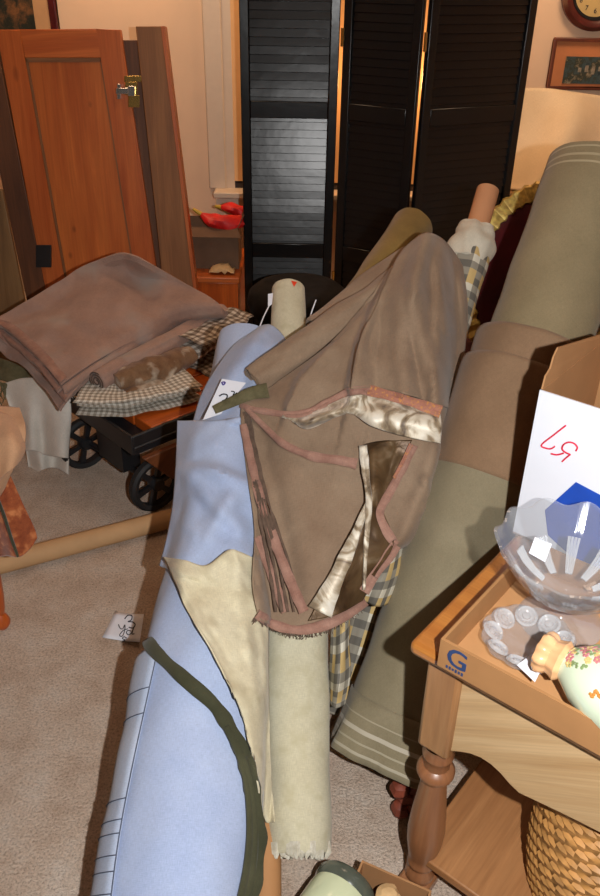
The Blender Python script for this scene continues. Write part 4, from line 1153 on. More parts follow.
def wheel(a, b_):
    c_ = WG(a, b_, .101)
    mb = MB(); R_ = .1
    mb.lathe([(R_ - .022, -.014), (R_ - .008, -.018), (R_, -.010), (R_, .010), (R_ - .008, .018), (R_ - .022, .014), (R_ - .022, -.014)], c_, wa, 40); w = mb.build('wheel', M['rubber'], wag)
    mb = MB(); mb.lathe([(0, -.022), (.02, -.022), (.026, -.012), (.026, .012), (.02, .022), (0, .022)], c_, wa, 20)
    u2 = V((0, 0, 1)); v2 = wa.cross(u2)
    for k in range(6):
        an = 2 * PI * k / 6 + .3; d = u2 * math.cos(an) + v2 * math.sin(an)
        s2 = wa.cross(d)
        mb.hexa([c_ + d * .02 - s2 * .008 - wa * .007, c_ + d * .02 + s2 * .008 - wa * .007, c_ + d * .02 + s2 * .008 + wa * .007, c_ + d * .02 - s2 * .008 + wa * .007],
                [c_ + d * .082 - s2 * .011 - wa * .007, c_ + d * .082 + s2 * .011 - wa * .007, c_ + d * .082 + s2 * .011 + wa * .007, c_ + d * .082 - s2 * .011 + wa * .007])
    mb.build('spokes', M['black_metal'], w)
wheel(.012, .06); wheel(.405, .02); wheel(.015, .6); wheel(.44, .6)

# white cloth hanging at the left front of the wagon
def hang(rows, nr, nc, amp, freq, phase=0):
    Nn = net(rows, nr, nc); G = []
    for j, r in enumerate(Nn):
        row = []
        for i, (px, py, y) in enumerate(r):
            f = min(1, j / nr * 1.6)
            p = on_y(px, py, y + amp * f * math.sin(i / nc * freq + phase + .5 * noise.noise(V((px * .05, py * .02, 0)))))
            p.z = max(p.z, .004); row.append(p)
        G.append(row)
    return G
wt = thing('white_cloth', 'off-white cloth hanging down beside the wagon wheel at left', 'cloth', on_y(45, 470, 2.44))
G = hang([[(2, 384, 2.55), (24, 378, 2.52), (46, 380, 2.48), (70, 392, 2.46)], [(10, 410, 2.50), (28, 412, 2.47), (48, 415, 2.44), (71, 415, 2.42)],
          [(14, 432, 2.47), (30, 436, 2.45), (48, 440, 2.43), (69, 442, 2.41)], [(12, 458, 2.46), (30, 450, 2.45), (48, 455, 2.43), (68, 458, 2.41)]], 30, 44, .022, 13)
mb = MB(); mb.grid(G); mb.build('hanging_layer', M['white_hang'], wt, solid=.003)
G = hang([[(24, 440, 2.50), (38, 438, 2.49), (54, 438, 2.49), (68, 438, 2.47)], [(27, 458, 2.48), (40, 458, 2.47), (56, 456, 2.47), (69, 458, 2.45)], [(30, 477, 2.47), (42, 470, 2.46), (55, 468, 2.46), (69, 475, 2.44)]], 16, 30, .02, 11, 1)
mb = MB(); mb.grid(G); mb.build('under_layer', M['white_hang'], wt, solid=.003)

# gingham, folded
def swept_fold(path, prof, nseg, m, name, parent=None, wob=.005, loc=None, up=V((0, 0, 1)), seed=0, solid=.003, taper=None):
    """profile (side, up) polyline swept along path points"""
    P = [V(p) for p in spline([tuple(q) for q in path], nseg)]
    pr = spline(prof, len(prof) * 5)
    rows = []
    for i, p in enumerate(P):
        t = (P[min(i + 1, nseg)] - P[max(i - 1, 0)]).normalized(); s_ = t.cross(up).normalized()
        k = taper(i / nseg) if taper else 1
        row = []
        for a, b_ in pr:
            q = p + s_ * a * k + up * b_ * (.6 + .4 * k)
            q += V((noise.noise(q * 16 + V((seed, 0, 0))), noise.noise(q * 16 + V((0, seed, 3))), .7 * noise.noise(q * 16 + V((7, 0, seed))))) * wob
            row.append(q)
        rows.append(row)
    mb = MB(); mb.grid(rows); return mb.build(name, m, parent, solid=solid, loc=loc)
def dz(px, py, z): return on_z(px, py, z)
gpath = [dz(84, 402, .330), dz(118, 403, .330), dz(152, 398, .330), dz(190, 388, .330)]
gg = thing('gingham_cloth', 'folded grey and white gingham cloth lying on the wagon deck', 'cloth', gpath[1])
prof = [(.10, .004), (-.06, .004), (-.085, .012), (-.06, .022), (.06, .020), (.075, .028), (.05, .036), (-.065, .036), (-.09, .046), (-.06, .056), (.10, .050)]
swept_fold(gpath, prof, 40, M['gingham'], 'folded_layers', gg, .010)
mb = MB()
G = hang([[(62, 388, 2.50), (75, 384, 2.48), (90, 386, 2.46), (105, 390, 2.44)], [(70, 396, 2.45), (80, 396, 2.43), (92, 402, 2.42), (106, 404, 2.41)], [(80, 404, 2.42), (86, 408, 2.41), (95, 412, 2.40), (108, 414, 2.39)]], 16, 26, .012, 20)
mb.grid(G); mb.build('ruffled_corner', M['gingham'], gg, solid=.002)

# tan patterned bundle
fpath = [dz(116, 382, .40), dz(140, 375, .40), dz(165, 366, .40), dz(190, 354, .40)]
fb = thing('patterned_cloth', 'lumpy brown and white patterned cloth between gingham and rolled velvet', 'cloth', fpath[1] - V((0, 0, .04)))
mb = MB(); P = [V(p) for p in spline([tuple(q) for q in fpath], 30)]
mb.tube(P, [.03 + .028 * math.sin(PI * (i + 2) / 34) for i in range(31)], 22, flat=.8, rfun=lambda i, a: 1 + .22 * noise.noise(V((math.cos(a) * 1.6, math.sin(a) * 1.6, i * .28)))); mb.build('bundle', M['fur'], fb)
mb = MB(); P2 = [p + V((.015, -.055, -.028)) for p in P[4:24]]
mb.tube(P2, [.02 + .014 * math.sin(PI * (i + 1) / 21) for i in range(20)], 16, flat=.7, rfun=lambda i, a: 1 + .25 * noise.noise(V((math.cos(a) * 1.6, math.sin(a) * 1.6 + 4, i * .4)))); mb.build('bundle_fold', M['fur'], fb)
# plaid crumpled
ppath = [dz(188, 356, .375), dz(206, 347, .375), dz(222, 338, .375), dz(238, 327, .375)]
pb_ = thing('plaid_cloth', 'crumpled brown and white plaid cloth at the right end of the wagon', 'cloth', ppath[1] - V((0, 0, .05)))
swept_fold(ppath, [(.10, -.05), (-.03, -.045), (-.06, -.02), (-.03, .0), (.03, -.01), (.04, .015), (0, .035), (-.05, .03), (-.07, .05), (-.02, .07), (.08, .06)], 30, M['plaid2'], 'crumpled_layers', pb_, .018, seed=3)
# orange loose plank end visible on deck

# big folded mauve-brown velvet on top
sv = thing('folded_velvet', 'large folded mauve brown velvet piece heaped on the wagon', 'fabric', dz(110, 370, .30))
base_rows = [[(-14, 326, 0.475), (30, 300, 0.535), (78, 270, 0.615), (117, 253, 0.675), (138, 256, 0.675)],
             [(4, 330, 0.465), (46, 312, 0.505), (94, 290, 0.555), (134, 274, 0.595), (166, 272, 0.615)],
             [(24, 346, 0.455), (64, 330, 0.485), (112, 312, 0.515), (154, 296, 0.535), (198, 291, 0.545)],
             [(44, 366, 0.445), (82, 350, 0.465), (126, 332, 0.485), (168, 314, 0.495), (220, 306, 0.505)],
             [(61, 386, 0.425), (96, 362, 0.440), (140, 338, 0.455), (180, 318, 0.465), (226, 312, 0.465)]]
def zsurf(px, py, z): return on_z(px, py, z)
vf = [([(60, 330), (150, 300), (215, 305)], .006, 12, 0), ([(40, 320), (70, 345)], .006, 8, 0), ([(40, 345), (60, 315), (110, 290)], .008, 10, 0), ([(120, 262), (150, 300)], -.008, 12, 0)]
G0 = drape(base_rows, 60, 70, None, 0, folds=vf, wr=.014, ws=5, surf=zsurf, seed=60, sm=1)
for layer in range(4):
    G = []
    for j, row in enumerate(G0):
        r = []
        for i, p in enumerate(row):
            q = p.copy()
            if layer:
                wl = max(0.0, 1 - i / 30.0) ** 1.5
                q = q + V((-.010 * layer * math.sin(layer * 2.1) * wl, (-.012 * layer - .01 * noise.noise(V((layer * 1.3, j * .1, 0)))) * wl, -.006 * layer - wl * (.018 * layer + .012 * noise.noise(V((i * .08, j * .08, layer * 3.0))) * layer)))
            r.append(q)
        G.append(r)
    mb = MB(); mb.grid(G); mb.build('fold_layer', M['taupe_h'], sv, solid=.008, offset=-1)
    if layer < 3:
        ed = [g[0] for g in G]
        rows = []
        for k in range(0, len(ed)):
            t = (ed[min(k + 1, len(ed) - 1)] - ed[max(k - 1, 0)]).normalized()
            inn = (G[k][4] - G[k][0]).normalized()
            rows.append([ed[k] + V((0, -.002, .014)) - inn * .003, G[k][2] + V((0, -.002, .014)), ed[k] + V((0, -.002, .014)) + inn * (.030 if layer == 0 else .014)])
        mb = MB(); mb.grid(rows); mb.build('selvedge', M['pink'], sv, solid=.003)
# rounded fold lip along the front edge
lip = []
for k in range(71):
    p = G0[-1][k]; bk_ = (G0[-6][k] - p).normalized()
    row = []
    for a in range(9):
        an = PI * a / 8
        row.append(p - V((0, 0, .018)) + V((0, 0, .018)) * math.cos(an) - V((bk_.x, bk_.y, 0)).normalized() * .02 * math.sin(an))
    lip.append(row)
mb = MB(); mb.grid(lip); mb.build('fold_edge', M['taupe_h'], sv, solid=.004)
rl0 = dz(98, 381, .405); rl1 = dz(222, 314, .425)
mb = MB(); bolt_shell(mb, rl0, rl1, [(0, .036), (.1, .038), (1, .042)], amp=.005, sc=6, seed=71, steps=40, layers=5)
rv = thing('rolled_velvet', 'brown velvet roll with a coiled end tucked under the folded velvet', 'fabric roll', rl0 - V((0, 0, .04)))
mb.build('roll', M['taupe_h'], rv)
mb = MB(); ax_ = (rl1 - rl0).normalized(); u2 = (V((0, 0, 1)) - ax_ * ax_.z).normalized(); w2 = ax_.cross(u2)
sp = []
for k in range(70):
    a = k * .28; r = .006 + .029 * k / 69; sp.append(rl0 - ax_ * .006 + (u2 * math.cos(a) + w2 * math.sin(a)) * r)
mb.tube(sp, .0022, 5); mb.build('coiled_edge', M['taupe_d'], rv)
# olive fringe at far left
fr_ = thing('fringed_cloth', 'olive fringed cloth end at left edge under the mauve velvet', 'cloth', dz(10, 392, .3))
G = hang([[(-20, 355, 2.66), (0, 358, 2.64), (20, 366, 2.60), (34, 376, 2.56)], [(-20, 378, 2.60), (0, 380, 2.58), (18, 386, 2.55), (30, 390, 2.52)]], 8, 20, .01, 9)
mb = MB(); mb.grid(G); mb.build('cloth_edge', M['fringe'], fr_, solid=.004)
mb = MB(); random.seed(5)
for k in range(46):
    px = -16 + 46 * k / 45; p = on_y(px, 382 + px * .2, 2.545 - .0004 * px)
    q = p + V((random.uniform(-.02, .02), random.uniform(-.03, 0), -random.uniform(.05, .085)))
    mb.tube([p, (p + q) / 2 + V((random.uniform(-.01, .01), -.008, 0)), q], [.003, .0026, .0015], 5)
tag(mb.build('fringe', M['fringe'], fr_), kind='stuff')

# ------------------------------------------------------------------ left foreground stool with peach and rust cloth
fx = on_z(3, 627, .0)
sx0 = fx.x
lt = thing('turned_leg_table', 'golden turned table leg with ball foot at the left edge', 'table', (sx0 - .22, fx.y + .2, 0))
for (dx, dy) in ((0, 0), (-.44, 0), (-.10, .24), (-.44, .24)):
    mb = MB(); mb.lathe([(0, 0), (.014, 0), (.022, .012), (.024, .024), (.018, .04), (.012, .05), (.017, .07), (.022, .12), (.025, .2), (.02, .34), (.024, .48), (.028, .575)], (sx0 + dx, fx.y + dy, 0), n=20)
    mb.build('leg', M['pine_leg_d'] if False else M['deck'], lt)
mb = MB(); mb.box((sx0 - .25, fx.y + .13, .595), (.50, .32, .04)); mb.build('table_top', M['pine_dull'], lt, bevel=.008)
pc = thing('peach_cloth', 'peach cloth draped over the table edge at the left border', 'cloth', (sx0 - .1, fx.y + .17, .63))
G = hang([[(-60, 420, 1.76), (-30, 404, 1.79), (0, 407, 1.79), (20, 409, 1.78)], [(-60, 440, 1.63), (-30, 440, 1.63), (2, 436, 1.66), (26, 428, 1.70)], [(-60, 470, 1.60), (-30, 468, 1.60), (0, 462, 1.61), (23, 452, 1.66)], [(-60, 500, 1.59), (-30, 502, 1.59), (-6, 500, 1.59), (8, 478, 1.62)]], 30, 40, .012, 9)
mb = MB(); mb.grid(G); mb.build('draped_cloth', M['peach'], pc, solid=.005)
G = hang([[(-10, 412, 1.735), (6, 415, 1.735), (16, 424, 1.70), (22, 436, 1.66)], [(-8, 450, 1.605), (8, 440, 1.62), (18, 446, 1.63), (24, 450, 1.64)], [(-4, 488, 1.585), (2, 478, 1.59), (10, 470, 1.60), (18, 462, 1.61)]], 20, 24, .010, 6, 1)
mb = MB(); mb.grid(G); mb.build('upper_fold', M['peach'], pc, solid=.004)
rc = thing('rust_velvet_cloth', 'rust orange patterned velvet cloth hanging below the peach cloth', 'cloth', on_y(15, 555, 1.62))
G = hang([[(-50, 470, 1.64), (-20, 468, 1.64), (0, 474, 1.64), (10, 476, 1.65)], [(-40, 505, 1.63), (-10, 505, 1.62), (10, 508, 1.62), (24, 505, 1.63)], [(-20, 535, 1.62), (0, 532, 1.61), (18, 534, 1.61), (35, 528, 1.62)], [(-5, 556, 1.61), (8, 555, 1.60), (22, 555, 1.60), (38, 538, 1.61)]], 30, 30, .010, 8)
mb = MB(); mb.grid(G); mb.build('velvet', M['rust'], rc, solid=.006)
e2_ = [on_y(px, py, 1.585) for px, py in ((-4, 495), (4, 515), (12, 540), (18, 556))]
mb = MB(); mb.tube([V(q) for q in spline([tuple(p) for p in e2_], 16)], .006, 8, flat=.5); mb.build('grey_trim', M['olive'], rc)

# ------------------------------------------------------------------ pine table on the right
K = on_z(409, 641, .68); K = V((K.x, K.y, 0))
e1 = V((.627, .779, 0)).normalized(); e2 = V((e1.y, -e1.x, 0))
def TB(a, b_, z): return K + e1 * a + e2 * b_ + V((0, 0, z))
RT = Matrix((e2, e1, V((0, 0, 1)))).transposed()
ZT = .68
tbl = thing('pine_table', 'pine wash table with turned legs and shaped apron at the right foreground', 'table', TB(.35, .45, 0))
mb = MB(); mb.box(TB(.36, .45, ZT - .014), (.90, .72, .028), RT); mb.build('table_top', M['oak_top'], tbl, bevel=.010)
prof = [(0, 0), (.026, 0), (.029, .008), (.029, .02), (.024, .028), (.022, .036), (.028, .046), (.028, .054), (.025, .06), (.029, .08), (.035, .12), (.036, .15), (.033, .20), (.028, .25), (.024, .295), (.023, .312), (.032, .316), (.035, .324), (.035, .330), (.030, .337), (.024, .342), (.024, .362), (.028, .368), (.029, .374), (.026, .38), (.030, .40)]
LB = {}
for (a, b_) in ((.055, .055), (.055, .845), (.665, .055), (.665, .845)):
    mb = MB(); mb.lathe(prof, TB(a, b_, .03), n=28); lg = mb.build('leg', M['pine_leg_d'], tbl)
    mb = MB(); mb.box(TB(a, b_, (.43 + ZT - .028) / 2), (.062, .062, ZT - .028 - .43), RT); mb.build('leg_block', M['pine_leg'], lg, bevel=.008)
    mb = MB(); mb.box(TB(a, b_, .015), (.062, .062, .03), RT); mb.build('foot_block', M['pine_leg_d'], lg, bevel=.006)
# front apron with curved lower edge
def apron_poly(f, L, base):
    pts = []
    for k in range(41):
        s_ = k / 40; x = s_ * L
        z = .455 + .03 * (math.cos(2 * PI * s_ * 2) * .5 - .5) * -1 if False else .45 + .028 * math.sin(PI * min(1, s_ * 6) ) * (1 if s_ < 1 / 6 else 0) + (.03 * math.sin(PI * (s_ - 1 / 6) / (2 / 3)) if 1 / 6 < s_ < 5 / 6 else 0)
        pts.append((x, z))
    return pts
pts = apron_poly(None, .73, 0)
poly = [TB(.034, .085 + x, z) for x, z in pts] + [TB(.034, .815, ZT - .028), TB(.034, .085, ZT - .028)]
mb = MB(); mb.prism(poly, e1 * .02); mb.build('apron', M['pine_apron'], tbl, bevel=.002, smooth=False)
mb = MB(); mb.box(TB(.686, .45, .56), (.73, .02, .18), RT); mb.build('apron', M['pine_apron'], tbl, bevel=.002)
for b_ in (.036, .864):
    mb = MB(); mb.box(TB(.36, b_, .56), (.02, .55, .18), RT); mb.build('apron', M['pine_apron'], tbl, bevel=.002)
for k in range(3):
    w3 = .27; mb = MB()
    lo = TB(.36, .09 + w3 * (k + .5), .115)
    q = [TB(.035, .045 + .27 * k, .1), TB(.035, .045 + .27 * k + .266, .1), TB(.69, .045 + .27 * k + .266, .1), TB(.69, .045 + .27 * k, .1)]
    if k != 0 and False: pass
    mb.hexa(q, [p + V((0, 0, .022)) for p in q]); mb.build('shelf_plank', M['pine_shelf'], tbl, bevel=.004)

# tray
TR0, TR1, TC0, TC1, TH = -.014, .300, .064, .56, .055
ZF = ZT + .001
tr = thing('cardboard_tray', 'shallow brown cardboard tray with blue letter logo on the pine table', 'tray', TB(.14, .3, ZF))
mb = MB()
mb.box(TB((TR0 + TR1) / 2, (TC0 + TC1) / 2, ZF + .002), (TC1 - TC0, TR1 - TR0, .004), RT); mb.build('tray_floor', M['card_in'], tr, smooth=False)
mb = MB(); mb.box(TB(TR0, (TC0 + TC1) / 2, ZF + TH / 2), (TC1 - TC0 + .005, .005, TH), RT); fw_ = mb.build('tray_wall', M['card_tray'], tr, smooth=False)
for args in (((TR1, (TC0 + TC1) / 2), (TC1 - TC0 + .005, .005, TH)), (((TR0 + TR1) / 2, TC0), (.005, TR1 - TR0 - .005, TH)), (((TR0 + TR1) / 2, TC1), (.005, TR1 - TR0 - .005, TH))):
    mb = MB(); mb.box(TB(args[0][0], args[0][1], ZF + TH / 2), args[1], RT); mb.build('tray_wall', M['card_tray'], tr, smooth=False)
fp = TB(TR0 - .0035, 0, 0)
text_mesh('G', .050, M['logo'], fw_, TB(TR0 - .0032, .092, ZF + .031), e2, (0, 0, 1), 'logo_letter')
mb = MB()
for k, hgt in enumerate((.005, .006, .004, .006, .005, .006)): mb.box(TB(TR0 - .0030, .078 + .0052 * k, ZF + .0085), (.0034, .0008, hgt), RT)
mb.build('logo_small_print', M['logo'], fw_, smooth=False)
# make the G bolder: second offset copy
text_mesh('G', .050, M['logo'], fw_, TB(TR0 - .0031, .0935, ZF + .0305), e2, (0, 0, 1), 'logo_letter')

# white box marked 57
B0, B1, C0, C1, BH = .37, .68, -.004, .36, .305
bx = thing('white_carton', 'open white carton with red handwritten number and blue print behind the glass compote', 'box', TB((B0 + B1) / 2, (C0 + C1) / 2, ZF))
def wallq(a0, c0, a1, c1, z0=ZF, z1=ZF + BH): return [TB(a0, c0, z0), TB(a1, c1, z0), TB(a1, c1, z1), TB(a0, c0, z1)]
mb = MB(); mb.slab(wallq(B0, C0, B0, C1), e1 * .003); fr_w = mb.build('front_panel', M['white_card'], bx, smooth=False)
mb = MB(); mb.slab(wallq(B0 + .003, C0, B0 + .003, C1), e1 * .002); mb.slab(wallq(B1, C0, B1, C1), e1 * .004); mb.slab(wallq(B0 + .003, C0, B1, C0), e2 * .004); mb.slab(wallq(B0 + .003, C1, B1, C1), e2 * -.004)
mb.slab([TB(B0, C0, ZF), TB(B0, C1, ZF), TB(B1, C1, ZF), TB(B1, C0, ZF)], V((0, 0, .004))); mb.build('carton_walls', M['card'], bx, smooth=False)
z1 = ZF + BH
# raised left flap with a torn corner
fl = [TB(B0 + .005, C0, z1), TB(B0 + .012, C0 - .001, z1 + .022), TB(B0 + .03, C0 - .002, z1 + .030), TB(B0 + .035, C0 - .002, z1 + .05), TB(B0 + .05, C0 - .003, z1 + .062), TB(B1 - .02, C0 - .004, z1 + .012), TB(B1, C0, z1)]
mb = MB(); mb.prism(fl, e2 * .003); mb.build('flap', M['card'], bx, smooth=False)
mb = MB(); mb.slab([TB(B1, C0, z1), TB(B1, C1, z1), TB(B1 + .03, C1 - .01, z1 + .11), TB(B1 + .03, C0 + .01, z1 + .11)], .003); mb.build('flap', M['card_in'], bx, smooth=False)
mb = MB(); mb.slab([TB(B0 + .02, C1, z1), TB(B1, C1, z1), TB(B1 - .01, C1 + .1, z1 + .04), TB(B0 + .03, C1 + .1, z1 + .04)], .003); mb.build('flap', M['card_in'], bx, smooth=False)
Fp = TB(B0 - .0012, 0, 0)
f5 = lambda x, y: on_plane(480 + x * 120 / 538, 280 + y * 200 / 896, Fp, e1)
mb = MB()
stroke(mb, [(385, 652), (330, 695), (275, 740), (300, 755), (320, 755), (335, 745)], f5, .0016)
stroke(mb, [(318, 778), (345, 783), (375, 776)], f5, .0016); stroke(mb, [(368, 814), (385, 798), (405, 782)], f5, .0016)
stroke(mb, [(405, 782), (380, 770), (368, 755), (376, 736), (398, 727), (422, 733), (436, 750), (430, 766)], f5, .0016)
mb.build('number_marking', M['red_ink'], fr_w)
bpoly = [on_plane(px, py, Fp, e1) for px, py in ((576, 482), (610, 500), (640, 520), (640, 600), (575, 560), (548, 535), (545, 510))]
mb = MB(); mb.prism(bpoly, -e1 * .0008); mb.build('blue_print', M['blue_print'], fr_w, smooth=False)

# glass compote
gcpt = on_z(577, 550, ZT + .155); gcp = V((gcpt.x, gcpt.y, ZF + .005))
cmp_ = thing('glass_compote', 'clear pressed glass compote with scalloped rim and white price sticker', 'glass bowl', gcp)
RB = .124
outer = [(0, .0), (.066, .0), (.068, .004), (.05, .010), (.022, .018), (.012, .03), (.011, .042), (.016, .052), (.02, .058), (.04, .064), (.075, .084), (.10, .115), (RB, .155)]
inner = [(RB - .005, .156), (.096, .118), (.071, .089), (.038, .069), (.012, .064), (0, .064)]
pf = outer + inner
def rm(i, a):
    r, h = pf[i]
    f = max(0, (h - .075) / .08) if i >= 9 and i < len(pf) - 3 else 0
    ribs = .012 * math.cos(40 * a) * (1 if math.cos(10 * a) > .1 else 0) if 9 <= i < 12 else 0
    return 1 + .03 * f * math.cos(11 * a) + ribs
def zm(i, a):
    r, h = pf[i]; f = max(0, (h - .09) / .065) if i >= 10 and i < len(pf) - 3 else 0
    return .0045 * f * math.cos(11 * a)
mb = MB(); mb.lathe(pf, gcp, n=160, rmod=rm, zmod=zm); mb.build('bowl', M['glass'], cmp_, angle=60, reg='compote')
tcmp = bvh_of('compote')
# rib bundles inside
mb = MB()
for k in range(10):
    a0 = 2 * PI * k / 10
    for j in (-.09, -.03, .03, .09):
        a = a0 + j
        mb.tube([gcp + V((math.cos(a) * r, math.sin(a) * r, h)) for r, h in ((.040, .0705), (.06, .0815), (.076, .095), (.088, .111))], .0026, 6)
mb.build('ribs', M['glass_rib'], cmp_)
mb = MB(); sq = [on_tree(tcmp, px, py, .0012)[0] for px, py in ((535, 537), (552, 544), (545, 562), (529, 553))]
if all(s_ is not None for s_ in sq): mb.slab(sq, .0006); mb.build('price_sticker', M['paper'], cmp_, smooth=False)

# small pressed glass dish
dc = on_z(527, 645, ZF + .012); dc.z = ZF + .005
if True:
    dsh = thing('glass_dish', 'small pressed glass dish with round bull-eye pattern at the tray corner', 'glass dish', dc)
    RD = .070
    pf2 = [(0, 0), (.035, 0), (.05, .008), (RD, .022), (RD - .001, .026), (.048, .013), (.033, .006), (0, .006)]
    mb = MB(); mb.lathe(pf2, dc, n=96, rmod=lambda i, a: 1 + (.06 * abs(math.cos(6 * a)) if 2 <= i <= 5 else 0)); mb.build('plate', M['glass'], dsh, angle=60, reg='dish')
    mb = MB()
    for k in range(9):
        a = 2 * PI * k / 9; p = dc + V((math.cos(a) * .055, math.sin(a) * .055, .0175)); nn = V((-math.cos(a) * .5, -math.sin(a) * .5, 1)).normalized()
        mb.lathe([(.0145, 0), (.0182, .002), (.0150, .0065), (.0115, .002), (.007, .001), (.006, .005), (0, .006)], p, nn, 20)
    mb.build('bullseyes', M['glass_rib'], dsh)
    mb = MB(); sp_ = [on_z(px, py, dc.z + .03) for px, py in ((517, 665), (532, 654), (540, 672), (535, 682))]; mb.slab(sp_, .0006); mb.build('price_sticker', M['paper'], dsh, smooth=False)

# vase lying in the tray
v0 = on_z(540, 657, ZF + .055); vdir = (e2 * .96 + e1 * -.05).normalized()
vz = .064
v0.z = ZF + .004 + vz + .001
vs = thing('porcelain_vase', 'pale green porcelain vase with peach ruffled neck and painted flowers lying in tray', 'vase', V((v0.x, v0.y, ZF + .005)))
vdir = (vdir + V((0, 0, -.0))).normalized()
mb = MB(); mb.lathe([(.020, 0), (.027, -.002), (.031, .004), (.030, .012), (.026, .018), (.028, .026), (.031, .032), (.026, .038), (.022, .04), (.018, .03), (.018, .004)], v0, vdir, 48, rmod=lambda i, a: 1 + (.07 * math.sin(9 * a) if i < 4 else .03 * math.sin(9 * a))); mb.build('ruffled_neck', M['peach_g'], vs)
mb = MB(); mb.lathe([(.0, .036), (.023, .036), (.030, .045), (.045, .065), (.057, .095), (.062, .13), (.06, .17), (.05, .20), (.036, .215), (0, .216)], v0, vdir, 48); mb.build('vase_body', M['porc'], vs, reg='vase')
tv = bvh_of('vase'); random.seed(12)
cols = ['fl_red', 'fl_yel', 'fl_grn', 'fl_red', 'fl_grn']
acc = {c_: MB() for c_ in cols + ['fl_or']}
for k in range(34):
    fx_, fy_ = random.uniform(568, 610), random.gauss(655, 8)
    kind = cols[k % 5]
    for q in range(5 if kind != 'fl_grn' else 3):
        a = 2 * PI * q / 5 + k; rr = 2.3
        p, nn = on_tree(tv, fx_ + rr * math.cos(a), fy_ + rr * math.sin(a), .0004)
        if p is None: continue
        acc[kind].lathe([(0, .0008), (.0022, .0005), (.0034, -.001)], p, nn, 8)
    p, nn = on_tree(tv, fx_, fy_, .0006)
    if p is not None and kind != 'fl_grn': acc['fl_yel'].lathe([(0, .001), (.0012, .0006), (.002, -.001)], p, nn, 7)
for k in range(12):
    p, nn = on_tree(tv, 590 + k * 1.2, 694 + 3 * math.sin(k), .0006)
    if p is not None: acc['fl_or'].lathe([(0, .0012), (.002, .0006), (.003, -.001)], p, nn, 7)
for c_, a in acc.items():
    if a.v: a.build('painted_flowers', M[c_], vs)

# wicker basket on the shelf
wp = TB(.19, .34, .123)
wk = thing('wicker_basket', 'light brown wicker basket on the shelf under the pine table', 'basket', wp)
def wprof(t): return .095 + .03 * math.sin(PI * (.15 + .7 * t)) 
mb = MB(); HW = .31
rows = []
for i in range(61):
    t = i / 60; row = []
    for k in range(72):
        a = 2 * PI * k / 72
        r = wprof(t) + .0032 * math.sin(18 * a + i * .35) * (1 if (i // 2) % 2 else -1) + .002 * abs(math.sin(i * PI / 2))
        row.append(wp + V((math.cos(a) * r, math.sin(a) * r, .002 + HW * t)))
    rows.append(row)
mb.grid(rows, closed_u=True); mb.build('woven_body', M['wicker_d'], wk, solid=.006, offset=-1)
mb = MB(); mb.lathe([(0, .003), (.11, .003), (.11, .009), (0, .009)], wp, n=40); mb.build('basket_base', M['wicker_d'], wk)
mb = MB(); mb.tube([wp + V((math.cos(2 * PI * k / 60) * (wprof(1) + .003), math.sin(2 * PI * k / 60) * (wprof(1) + .003), HW + .004)) for k in range(60)], .010, 10, closed=True, rfun=lambda i, a: 1 + .2 * math.sin(i * 1.6 + a)); mb.build('braided_rim', M['wicker_d'], wk)

# red-brown carved ornament by the foot of the green bolt
oc_ = on_z(400, 815, 0)
orn = thing('carved_ornament', 'small reddish brown carved knob on the carpet behind the pine table leg', 'ornament', oc_)
mb = MB(); random.seed(4)
for (dx, dy, dz_, r) in ((0, 0, .022, .022), (.012, .012, .05, .022), (-.006, .008, .078, .022), (.01, .02, .104, .022), (.024, .005, .03, .02), (.03, .02, .07, .022)):
    mb.lathe([(0, -r), (r * .6, -r * .8), (r, 0), (r * .75, r * .7), (0, r)], oc_ + V((dx, dy, dz_)), n=14, rmod=lambda i, a: 1 + .08 * math.sin(5 * a))
mb.build('knob', M['redwood'], orn)

# ------------------------------------------------------------------ bottom: jar and box of packing paper
JR = .066
jm = on_z(347, 886, JR); jb = on_z(303, 960, JR); jax = (jm - jb); jax.z = 0; jax.normalize()
jar = thing('celadon_jar', 'pale green ceramic jar with dark green rim lying at the bottom edge', 'jar', V((jm.x, jm.y, 0)) - jax * .1)
jo = V((jm.x, jm.y, JR + .001)) - jax * .2
mb = MB(); mb.lathe([(0, 0), (.04, 0), (.05, .012), (.062, .06), (JR - .001, .11), (.063, .16), (.058, .185), (.052, .185), (.055, .11), (.045, .02), (0, .012)], jo, jax, 48); mb.build('jar_body', M['celadon'], jar)
mb = MB(); mb.lathe([(.052, .178), (.060, .176), (.0635, .184), (.0635, .198), (.058, .206), (.048, .206), (.045, .196), (.052, .178)], jo, jax, 48); mb.build('rim', M['jar_rim'], jar)
pbx = thing('small_cardboard_box', 'open brown cardboard box holding packing paper at the bottom edge by the table', 'box', on_z(385, 905, .0))
tl = on_z(362, 860, .12); tr_ = on_z(430, 890, .12)
dxy = V((tr_.x - tl.x, tr_.y - tl.y, 0)); Lb = dxy.length; dxy.normalize(); dn = V((dxy.y, -dxy.x, 0))
Lb = max(Lb, .14); A0 = V((tl.x, tl.y, 0)); DB = .085
def bq(a0, b0, a1, b1): return [A0 + dxy * a0 + dn * b0 + V((0, 0, .002)), A0 + dxy * a1 + dn * b1 + V((0, 0, .002)), A0 + dxy * a1 + dn * b1 + V((0, 0, .12)), A0 + dxy * a0 + dn * b0 + V((0, 0, .12))]
mb = MB(); mb.slab(bq(0, 0, Lb, 0), dn * .004); mb.slab(bq(0, .004, 0, DB), dxy * .004); mb.slab(bq(Lb, .004, Lb, DB), dxy * -.004); mb.slab(bq(0, DB, Lb, DB), dn * -.004)
mb.slab([A0 + V((0, 0, .002)), A0 + dxy * Lb + V((0, 0, .002)), A0 + dxy * Lb + dn * DB + V((0, 0, .002)), A0 + dn * DB + V((0, 0, .002))], V((0, 0, .004)))
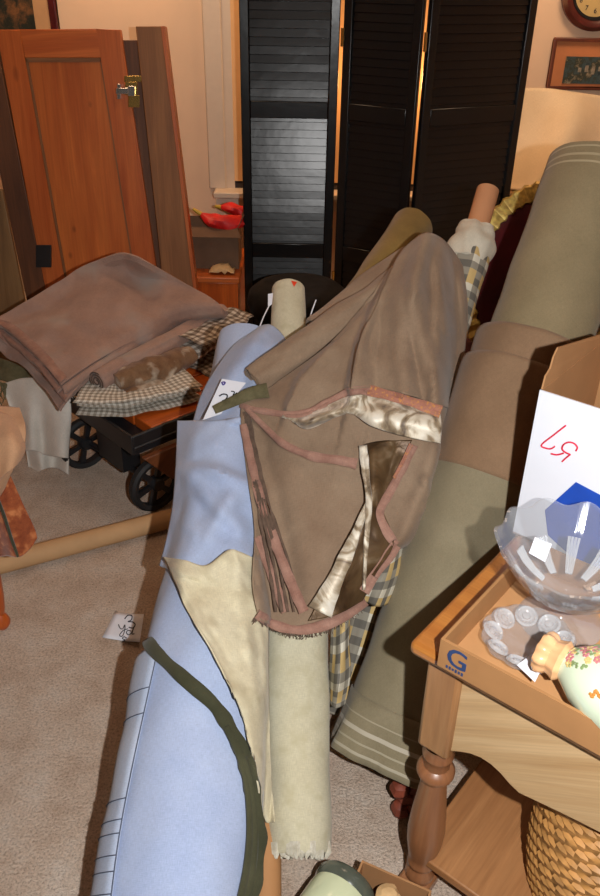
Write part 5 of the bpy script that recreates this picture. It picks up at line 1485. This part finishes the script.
mb.build('carton', M['card'], pbx, smooth=False)
pp_ = thing('packing_paper', 'crumpled beige packing paper inside the small cardboard box', 'paper', A0 + dxy * .06 + dn * .06 + V((0, 0, .01)))
mb = MB(); pc_ = A0 + dxy * (Lb / 2) + dn * (DB / 2)
mb.lathe([(0, .008), (.02, .008), (.028, .03), (.032, .06), (.031, .09), (.024, .115), (.014, .124), (0, .128)], pc_, n=30, rmod=lambda i, a: 1 + .22 * noise.noise(V((math.cos(a) * 2, math.sin(a) * 2, i * .9))))
mb.build('crumpled_sheet', M['crumple'], pp_, angle=15)

# ------------------------------------------------------------------ light
def lamp(name, typ, loc, energy, col=(1, 1, 1), size=.1, rot=None, **kw):
    l = bpy.data.lights.new(name, typ); l.energy = energy; l.color = col
    if typ == 'AREA': l.size = size
    elif typ in ('POINT', 'SPOT'): l.shadow_soft_size = size
    for k, v in kw.items(): setattr(l, k, v)
    o = bpy.data.objects.new(name, l); COL.objects.link(o); o.location = loc
    if rot is not None: o.rotation_euler = rot
    return o
lamp('camera_flash', 'SPOT', (.17, -.02, 1.62), 128, (1, .985, .965), .012, CAMROT.to_euler(), spot_size=math.radians(110), spot_blend=.6)
lamp('wall_fill', 'AREA', (1.2, 3.75, 2.40), 15, (1, .66, .40), .5, (math.radians(38), 0, 0))  # added warm fill aimed at the back wall, no fixture there
lamp('wall_fill', 'AREA', (-.9, 3.75, 2.40), 15, (1, .66, .40), .5, (math.radians(38), 0, 0))  # same added fill for the left part of the wall
lamp('ceiling_lamp', 'AREA', (0, 2.4, 2.45), 5, (1, .7, .48), .6, (0, 0, 0))
lamp('lamp_behind_screen', 'POINT', (pa[1].x + .25, 4.2, 1.15), 9, (1, .5, .2), .05)
w = bpy.data.worlds.new('world'); scene.world = w; w.use_nodes = True
bg = w.node_tree.nodes['Background']; bg.inputs[0].default_value = (1, .78, .6, 1); bg.inputs[1].default_value = .05
scene.view_settings.view_transform = 'Standard'
scene.view_settings.look = 'None'
scene.view_settings.exposure = 0
